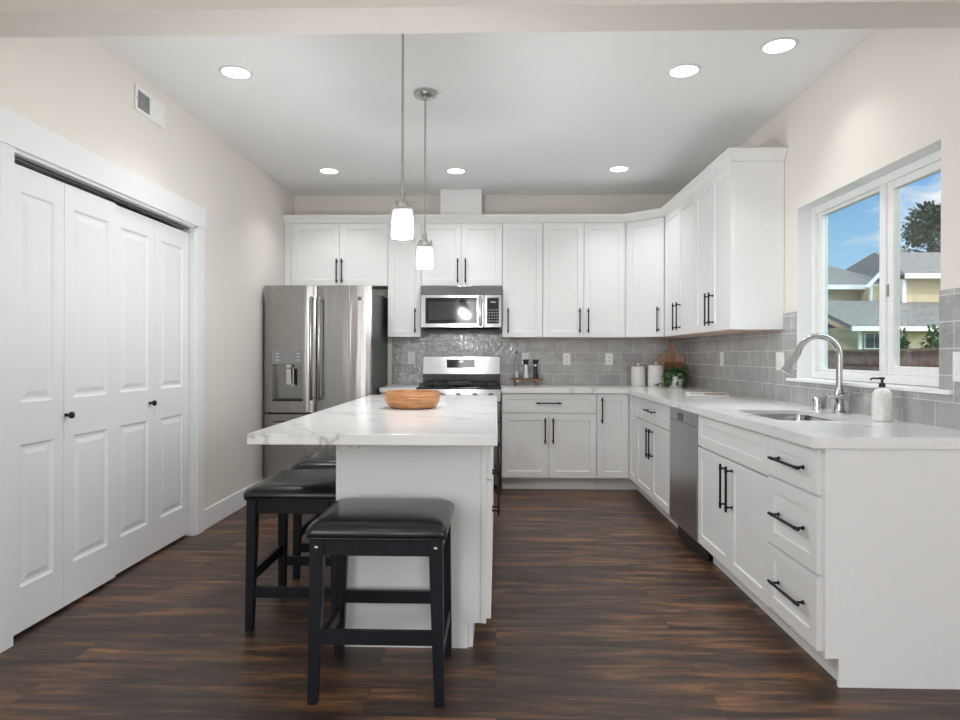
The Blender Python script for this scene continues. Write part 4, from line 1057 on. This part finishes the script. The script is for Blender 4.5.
# wall return vent
vt = thing('wall_vent', (XL, 3.755, 2.567), 'white two-bank wall vent high on the left wall', 'vent')
M = frame((XL, 3.592, 2.567), (0, 1, 0))
W_, H_ = 0.330, 0.145
v = MB(M); fr_ = 0.022
v.box(0, W_, 0, fr_, 0.0004, 0.008, 0.001); v.box(0, W_, H_-fr_, H_, 0.0004, 0.008, 0.001); v.box(0, fr_, fr_, H_-fr_, 0.0004, 0.008, 0.001); v.box(W_-fr_, W_, fr_, H_-fr_, 0.0004, 0.008, 0.001); v.box(W_/2-0.008, W_/2+0.008, fr_, H_-fr_, 0.0004, 0.008, 0.001)
v.build('vent_frame', M_WHITEP, vt)
MB(M).box(fr_, W_-fr_, fr_, H_-fr_, 0.0003, 0.0012).build('vent_opening', M_DARK, vt, smooth=False)
for k in range(12):
    u = W_/2+0.0085+k*0.0111
    l = MB(M); l.add([(u, fr_, 0.0050), (u+0.0015, fr_, 0.0042), (u+0.0118, fr_, 0.0064), (u+0.0112, fr_, 0.0072), (u, H_-fr_, 0.0050), (u+0.0015, H_-fr_, 0.0042), (u+0.0118, H_-fr_, 0.0064), (u+0.0112, H_-fr_, 0.0072)], [(0,3,2,1),(4,5,6,7),(0,1,5,4),(1,2,6,5),(2,3,7,6),(3,0,4,7)])
    l.build('louver', M_WHITEP, vt, smooth=False)
    u = fr_+0.002+k*0.0112
    l = MB(M); l.add([(u, fr_, 0.0072), (u+0.0015, fr_, 0.0072), (u+0.0125, fr_, 0.0028), (u+0.011, fr_, 0.0028), (u, H_-fr_, 0.0072), (u+0.0015, H_-fr_, 0.0072), (u+0.0125, H_-fr_, 0.0028), (u+0.011, H_-fr_, 0.0028)], [(0,3,2,1),(4,5,6,7),(0,1,5,4),(1,2,6,5),(2,3,7,6),(3,0,4,7)])
    l.build('louver', M_WHITEP, vt, smooth=False)
sc_ = MB(M)
for u in (0.011, W_-0.011): sc_.cyl((u, H_/2, 0.008), (u, H_/2, 0.0095), 0.004, None, 10)
sc_.build('screw', M_NICKEL, vt)

# ------------------------------------------------------------------ things on the counters
bw = thing('wooden_bowl', (-0.467, 3.63, ZT), 'round carved wooden bowl resting on the island countertop', 'bowl')
MB().lathe((-0.467, 3.63, ZT), [(0, 0.0006), (0.105, 0.0006), (0.125, 0.006), (0.142, 0.022), (0.153, 0.045), (0.156, 0.062), (0.1535, 0.066), (0.156, 0.070), (0.1545, 0.088), (0.150, 0.094), (0.143, 0.094), (0.139, 0.085), (0.136, 0.05), (0.118, 0.024), (0.08, 0.016), (0, 0.015)], 48).build('bowl_body', M_BOWL, bw)

# spice riser with bottle and grinders
ry = 6.385
rs = thing('spice_riser', (0.285, ry, ZT), 'small rustic wooden riser on the counter right of the range', 'riser')
MB().box(0.140, 0.430, ry-0.055, ry+0.055, ZT+0.052, ZT+0.070, 0.002).build('board', M_RISER, rs)
for xx in (0.165, 0.375):
    MB().box(xx, xx+0.022, ry-0.045, ry+0.045, ZT+0.0004, ZT+0.0515, 0.001).build('leg', M_RISER, rs)
hn = MB(); hn.tube([(0.430, ry-0.03, ZT+0.061), (0.448, ry-0.026, ZT+0.063), (0.448, ry+0.026, ZT+0.063), (0.430, ry+0.03, ZT+0.061)], 0.0045, 8); hn.build('handle', M_BLACK, rs)
zr = ZT+0.0704
bo = thing('oil_bottle', (0.192, ry, zr), 'tall clear glass oil bottle on the wooden riser', 'bottle')
MB().lathe((0.192, ry, zr), [(0, 0.0004), (0.027, 0.0004), (0.028, 0.006), (0.028, 0.165), (0.024, 0.185), (0.012, 0.205), (0.011, 0.235), (0.013, 0.237), (0.013, 0.243), (0.009, 0.243), (0.008, 0.2), (0.024, 0.16), (0.024, 0.006), (0, 0.006)], 24).build('glass_body', M_CLEAR, bo)
MB().lathe((0.192, ry, zr), [(0, 0.0064), (0.0235, 0.0064), (0.0235, 0.07), (0, 0.07)], 24).build('oil', plain('pale_blue_grey_liquid', (0.72, 0.75, 0.78), 0.1), bo)
MB().lathe((0.192, ry, zr+0.2432), [(0, 0), (0.010, 0), (0.010, 0.012), (0.005, 0.016), (0.004, 0.03), (0, 0.031)], 14).build('pour_spout', M_BLACKP, bo)
def grinder(x, label, mat):
    t = thing('spice_grinder', (x, ry, zr), label, 'grinder', 'spice grinders')
    MB().lathe((x, ry, zr), [(0, 0.0004), (0.026, 0.0004), (0.027, 0.006), (0.022, 0.05), (0.0185, 0.09), (0.020, 0.118), (0, 0.118)], 24).build('grinder_body', mat, t)
    MB().lathe((x, ry, zr+0.1182), [(0, 0), (0.0215, 0), (0.0225, 0.012), (0.020, 0.018), (0, 0.018)], 24).build('collar', M_CHROME, t)
    MB().lathe((x, ry, zr+0.1364), [(0, 0), (0.022, 0), (0.024, 0.008), (0.030, 0.040), (0.029, 0.046), (0, 0.047)], 24).build('grinder_cap', M_BLACKP, t)
grinder(0.284, 'white spice grinder with black cap in the middle of the riser', M_CERAM)
grinder(0.377, 'black spice grinder at the right end of the riser', M_BLACKP)

def canister(x, y, r, h, label):
    t = thing('canister', (x, y, ZT), label, 'canister', 'white ceramic canisters')
    n = 64; zs = [0.0005, 0.006, h*0.5, h-0.008, h]; loops = []
    for z in zs:
        ins = 0.004 if z in (zs[0], zs[-1]) else 0
        loops.append([(x+(r-ins-0.0014*(k % 4 == 0))*math.cos(2*PI*k/n), y+(r-ins-0.0014*(k % 4 == 0))*math.sin(2*PI*k/n), ZT+z) for k in range(n)])
    MB().rings(loops).build('jar_body', M_CERAM, t)
    ld = MB().lathe((x, y, ZT+h+0.0004), [(0, 0), (r-0.003, 0), (r-0.001, 0.003), (r-0.003, 0.011), (r*0.5, 0.015), (0, 0.016)], 36).build('lid', M_CERAM, t)
    MB().lathe((x, y, ZT+h+0.0155), [(0.006, 0.0), (0.007, 0.006), (0.012, 0.012), (0.013, 0.020), (0.009, 0.028), (0, 0.03)], 18).build('lid_knob', M_CERAM, ld)
canister(1.362, 6.345, 0.070, 0.178, 'smaller white ceramic canister with knob lid, left of the pair')
canister(1.502, 6.235, 0.074, 0.192, 'larger white ceramic canister with knob lid, beside the potted plant')

# cutting boards leaning on the backsplash
def lean_board(name, label, outline, ybot, tilt, th, mat, xc, hole=None):
    M = Matrix.Translation((xc, ybot, ZT+0.001)) @ Matrix.Rotation(-tilt, 4, 'X')
    mb = MB(M)
    t = bmesh.new(); es = []
    for loop in [outline] + ([hole] if hole else []):
        vs = [t.verts.new((a, 0, b2)) for a, b2 in loop]; es += [t.edges.new((vs[i], vs[(i+1) % len(vs)])) for i in range(len(vs))]
    bmesh.ops.triangle_fill(t, edges=es, use_beauty=True)
    r = bmesh.ops.extrude_face_region(t, geom=list(t.faces))
    for g in [g for g in r['geom'] if isinstance(g, bmesh.types.BMVert)]: g.co.y = -th
    mb.merge(t)
    o = mb.build(name, mat, smooth=False, bevel=0.002); return tag(o, label, 'cutting board', 'wooden cutting boards')
def shoulder(w, h, hw, hh):
    pts = [(-w/2+0.012, 0), (w/2-0.012, 0), (w/2, 0.012), (w/2, h-0.05)]
    for k in range(9):
        a = k/8; pts.append((w/2 - (w/2-hw)*(a**0.9), h-0.05 + 0.075*(3*a*a-2*a*a*a)))
    pts += [(hw, h+hh-0.03)]
    for k in range(1, 8):
        a = PI*k/8; pts.append((hw*math.cos(a), h+hh-0.03 + 0.028*math.sin(a)))
    pts += [(-hw, h+hh-0.03)]
    for k in range(9):
        a = 1-k/8; pts.append((-w/2 + (w/2-hw)*(a**0.9), h-0.05 + 0.075*(3*a*a-2*a*a*a)))
    pts += [(-w/2, h-0.05), (-w/2, 0.012)]
    out = []
    for p in pts:
        if not out or (abs(p[0]-out[-1][0])+abs(p[1]-out[-1][1])) > 1e-4: out.append(p)
    return out
lean_board('cutting_board', 'large striped walnut cutting board with handle leaning in the corner', shoulder(0.262, 0.335, 0.027, 0.125), 6.425, -0.115, 0.018, M_WALNUT, 1.689,
           [(0.009*math.cos(2*PI*k/12), 0.425+0.009*math.sin(2*PI*k/12)) for k in range(12)])
lean_board('cutting_board', 'small brown cutting board in front of the walnut board', rrect(-0.088, 0.088, 0.0, 0.232, 0.012), 6.37, -0.12, 0.02, M_BOARD2, 1.70)

# potted plant
def leaf(mb, base, dirv, up, L, W):
    d = dirv.normalized(); s = d.cross(up)
    if s.length < 1e-4: s = d.cross(Vector((1, 0, 0)))
    s.normalize(); n = s.cross(d).normalized()
    pts = [base, base+d*L*0.3+s*W*0.42+n*W*0.12, base+d*L*0.65+s*W*0.4+n*W*0.08, base+d*L-n*L*0.12, base+d*L*0.65-s*W*0.4+n*W*0.08, base+d*L*0.3-s*W*0.42+n*W*0.12, base+d*L*0.35, base+d*L*0.68-n*L*0.02]
    mb.add([p[:] for p in pts], [(0, 1, 6), (1, 2, 7, 6), (2, 3, 7), (3, 4, 7), (4, 5, 6, 7), (5, 0, 6)])
px_, py_ = 1.632, 6.02
pt = thing('potted_plant', (px_, py_, ZT), 'leafy green trailing plant in a white pot in the counter corner', 'plant')
MB().lathe((px_, py_, ZT), [(0, 0.0005), (0.052, 0.0005), (0.056, 0.004), (0.066, 0.135), (0.064, 0.14), (0.060, 0.14), (0.056, 0.12), (0, 0.118)], 36).build('pot', M_CERAM, pt)
MB().lathe((px_, py_, ZT+0.1184), [(0.0555, 0), (0.03, 0.004), (0, 0.006)], 20).build('soil', plain('potting_soil', (0.04, 0.025, 0.015), 0.95, var=0.3), pt)
fo = MB(); st = MB(); rnd = random.Random(11)
def vine(pts, n, size):
    st.tube(pts, 0.0016, 6)
    V = [Vector(p) for p in pts]
    for k in range(n):
        a = (k+0.7)/n*(len(V)-1); i = min(int(a), len(V)-2); p = V[i].lerp(V[i+1], a-i)
        d = (V[i+1]-V[i]).normalized(); side = Vector((rnd.uniform(-1, 1), rnd.uniform(-1, 0.4), rnd.uniform(-0.5, 0.6)))
        dv_ = (d*0.4 + side).normalized(); L = size*rnd.uniform(0.7, 1.2)
        q = p + dv_*L
        if q.z < ZT+0.01: dv_.z = abs(dv_.z)*0.3
        leaf(fo, p, dv_, Vector((rnd.uniform(-.4, .4), rnd.uniform(-0.9, -0.2), 1)), L, L*0.62)
for k in range(26):
    a = 2*PI*k/26 + rnd.uniform(-.1, .1); rr = rnd.uniform(0.07, 0.115); dz = rnd.uniform(-0.05, 0.05)
    if a < 0.9: rr = min(rr, 0.10)
    top = (px_+0.05*math.cos(a), py_+0.05*math.sin(a), ZT+0.15+rnd.uniform(0, 0.03))
    vine([(px_+0.02*math.cos(a), py_+0.02*math.sin(a), ZT+0.123), top, (px_+rr*math.cos(a), py_+rr*math.sin(a), ZT+0.12+dz)], 10, 0.036)
for a, drop, out in ((3.6, 0.09, 0.10), (4.0, 0.10, 0.085), (5.4, 0.085, 0.09), (5.9, 0.09, 0.10)):
    vine([(px_+0.03*math.cos(a), py_+0.03*math.sin(a), ZT+0.123), (px_+0.066*math.cos(a), py_+0.066*math.sin(a), ZT+0.155), (px_+out*math.cos(a), py_+out*math.sin(a), ZT+0.09), (px_+out*1.1*math.cos(a), py_+out*1.1*math.sin(a), ZT+0.03)], 16, 0.036)
vine([(px_-0.02, py_-0.02, ZT+0.123), (px_-0.055, py_-0.05, ZT+0.155), (px_-0.088, py_-0.09, ZT+0.10), (px_-0.135, py_-0.125, ZT+0.055), (px_-0.215, py_-0.15, ZT+0.026)], 30, 0.038)
vine([(px_, py_-0.03, ZT+0.123), (px_-0.005, py_-0.066, ZT+0.155), (px_-0.004, py_-0.085, ZT+0.10), (px_+0.0, py_-0.09, ZT+0.03)], 15, 0.034)
fo.build('foliage', M_LEAF, pt, smooth=False, recalc=False)
st.build('stems', M_SHRUB, pt)

# open magazine lying on the counter
mg = thing('magazine', (1.57, 4.95, ZT), 'open magazine lying on the counter left of the sink', 'magazine')
Mm = Matrix.Translation((1.57, 4.95, ZT+0.0006)) @ Matrix.Rotation(math.radians(-14), 4, 'Z')
def page(sgn, lift):
    mb = MB(Mm); n = 8; top = []; bot = []
    for k in range(n+1):
        a = k/n; yy = sgn*(a*0.225); z = 0.004 + lift*(math.sin(a*PI)**1.0)*0.006 + 0.002
        top.append((yy, z)); bot.append((yy, 0.0002+ (0.002 if a > 0.9 else 0)))
    mb.prism(top + bot[::-1], -0.145, 0.145, 'x'); return mb
page(-1, 1.0).build('page', M_PAPER, mg)
page(1, 1.4).build('page', M_PAPER, mg)
pc = MB(Mm); pc.box(-0.02, 0.125, -0.17, -0.03, 0.0128, 0.0132); pc.build('photo', plain('printed_photo', (0.22, 0.10, 0.05), 0.4, var=0.6, scale=22), mg, smooth=False)
pc = MB(Mm)
for k in range(6): pc.box(-0.12, -0.04, -0.05-k*0.02, -0.045-k*0.02, 0.0128, 0.0132)
pc.build('text_block', M_DKGREY, mg, smooth=False)

# ------------------------------------------------------------------ outside the window
tag(MB().box(XR+0.3, 80, -10, 90, -0.62, -0.5).build('lawn_ground', M_LAWN, smooth=False), 'grassy yard outside the window', 'lawn', None, 'structure')
fn = thing('fence', (7.2, 11.5, -0.5), 'brown wooden board fence outside the window', 'fence')
for k in range(56):
    y0 = 7.5+k*0.15
    b = MB(); b.box(7.2, 7.222, y0+0.002, y0+0.146, -0.45, 1.30, 0.002); b.build('fence_board', M_FENCE, fn, smooth=False)
rl = MB(); rl.box(7.17, 7.198, 7.5, 15.9, 1.05, 1.14); rl.box(7.17, 7.198, 7.5, 15.9, -0.2, -0.11); rl.build('fence_rail', M_FENCE, fn, smooth=False)
MB().box(7.14, 7.26, 7.5, 15.9, 1.302, 1.34).build('fence_cap', M_FENCE, fn, smooth=False)
hs = thing('neighbor_house', (16, 30, -0.5), 'beige neighboring house with grey roofs beyond the fence', 'house')
def gable_roof(mb, x0, x1, y0, y1, z0, zr_, over=0.3):
    ym = (y0+y1)/2
    mb.prism([(y0-over, z0), (ym, zr_), (y1+over, z0), (y1+over, z0-0.12), (ym, zr_-0.12), (y0-over, z0-0.12)], x0-over, x1+over, 'x')
def hip_roof(mb, x0, x1, y0, y1, z0, zr_, over=0.4, inset=2.2):
    ym = (y0+y1)/2; X0, X1, Y0, Y1 = x0-over, x1+over, y0-over, y1+over
    mb.add([(X0,Y0,z0),(X1,Y0,z0),(X1,Y1,z0),(X0,Y1,z0),(X0+inset,ym,zr_),(X1-inset,ym,zr_)], [(0,3,2,1),(0,1,5,4),(1,2,5),(2,3,4,5),(3,0,4)])
wls = MB()
wls.box(11.5, 15.4, 27.5, 34, -0.5, 4.0)       # left upper block
wls.box(15.0, 15.9, 26.8, 30, -0.5, 4.05)       # bay
wls.box(15.9, 24.0, 26.2, 34, -0.5, 4.25)      # right upper block
wls.box(12.5, 21.8, 23.0, 26.2, -0.5, 2.25)     # low front wing with window
wls.box(11.0, 12.9, 25.5, 27.5, -0.5, 2.15)
wls.build('siding', M_SIDING, hs, smooth=False)
rf = MB(); hip_roof(rf, 11.2, 16.2, 27.5, 34, 4.1, 5.5, 0.35, 1.6); rf.build('roof', M_ROOF, hs, smooth=False)
rf = MB(); hip_roof(rf, 16.2, 26.0, 26.2, 34, 4.4, 5.9, 0.35, 1.2); rf.build('roof', M_ROOF, hs, smooth=False)
rf = MB(); rf.prism([(22.6, 2.22), (26.4, 3.4), (26.4, 3.2), (22.6, 2.08)], 12.1, 22.0, 'x'); rf.build('roof', M_ROOF, hs, smooth=False)
rf = MB(); rf.prism([(25.1, 2.2), (27.5, 2.9), (27.5, 2.75), (25.1, 2.06)], 10.8, 13.0, 'x'); rf.build('roof', M_ROOF, hs, smooth=False)
fc = MB(); fc.box(10.9, 15.6, 27.10, 27.16, 3.93, 4.12); fc.box(15.8, 24.3, 25.80, 25.86, 4.22, 4.42); fc.box(12.05, 22.1, 22.55, 22.62, 2.06, 2.22); fc.box(10.7, 13.1, 25.04, 25.1, 2.02, 2.2)
fc.box(15.88, 16.02, 26.1, 26.2, 2.5, 4.2); fc.box(14.95, 15.06, 26.7, 26.8, 2.5, 4.05); fc.box(12.46, 12.58, 22.92, 23.0, -0.5, 2.07); fc.box(13.2, 13.32, 27.4, 27.5, 2.6, 3.95)
fc.build('white_trim', M_EXTTRIM, hs, smooth=False)
gb = MB(); gb.prism([(14.7, 3.95), (15.45, 4.75), (16.2, 3.95), (16.05, 3.95), (15.45, 4.6), (14.85, 3.95)], 26.55, 26.7, 'y'); gb.build('gable_trim', M_EXTTRIM, hs, smooth=False)
wn_ = MB(); wn_.box(12.66, 13.32, 22.92, 22.98, 1.45, 2.02); wo_ = wn_.build('window_trim', M_EXTTRIM, hs, smooth=False)
gl_ = MB(); gl_.box(12.70, 12.97, 22.90, 22.925, 1.49, 1.98); gl_.box(13.01, 13.28, 22.90, 22.925, 1.49, 1.98); gl_.build('window_pane', M_GLASSDK, wo_, smooth=False)
wn_ = MB(); wn_.box(12.1, 12.9, 27.42, 27.48, 2.75, 3.75); wo_ = wn_.build('window_trim', M_EXTTRIM, hs, smooth=False)
MB().box(12.18, 12.82, 27.40, 27.425, 2.83, 3.67).build('window_pane', M_GLASSDK, wo_, smooth=False)

def blob_leaves(mb, c, r, n, size, rnd):
    for k in range(n):
        v_ = Vector((rnd.gauss(0, 1), rnd.gauss(0, 1), rnd.gauss(0, 1))).normalized()
        p = Vector(c) + Vector((v_.x*r[0], v_.y*r[1], v_.z*r[2]))*rnd.uniform(0.55, 1.0)
        leaf(mb, p, (v_+Vector((rnd.uniform(-.6, .6), rnd.uniform(-.6, .6), rnd.uniform(-.4, .6)))), Vector((0, 0, 1)), size*rnd.uniform(0.7, 1.3), size*0.6)
rnd = random.Random(5)
tr_ = thing('conifer_tree', (30.5, 47, -0.5), 'dark green spreading tree beyond the neighboring house', 'tree')
tk = MB(); tk.tube([(30.5, 47, -0.5), (30.6, 47, 5), (30.6, 47.1, 9), (30.7, 47, 12.2)], [0.45, 0.36, 0.22, 0.06], 10)
fo = MB()
for k in range(34):
    h = rnd.uniform(0, 1); z = 6.8 + h*5.2; reach = 3.4*(1-h*0.72); a = rnd.uniform(0, 2*PI); L = reach*rnd.uniform(0.55, 1.0)
    tip = Vector((30.6+L*math.cos(a), 47+L*math.sin(a), z+L*0.12))
    tk.tube([(30.6, 47, z-0.3), tip[:]], [0.09, 0.03], 6)
    for f_ in (0.4, 0.6, 0.8, 1.0):
        c = Vector((30.6, 47, z)).lerp(tip, f_); blob_leaves(fo, c, (0.75, 0.75, 0.32), 34, 0.34, rnd)
tk.build('trunk', M_BARK, tr_); fo.build('foliage', M_TREE, tr_, smooth=False, recalc=False)
for (sx, sy, sr, sh, lb) in ((9.9, 16.3, 0.20, 1.0, 'small round green shrub behind the fence, near the window mullion'), (10.1, 15.4, 0.30, 1.05, 'larger green shrub behind the fence, toward the right window edge')):
    t = thing('shrub', (sx, sy, -0.5), lb, 'shrub', 'shrubs behind the fence')
    MB().tube([(sx, sy, -0.5), (sx, sy, 1.0)], [0.06, 0.04], 8).build('stem', M_BARK, t)
    fo = MB(); blob_leaves(fo, (sx, sy, 0.85), (sr, sr, sh), 900, 0.12, rnd); fo.build('foliage', M_SHRUB, t, smooth=False, recalc=False)
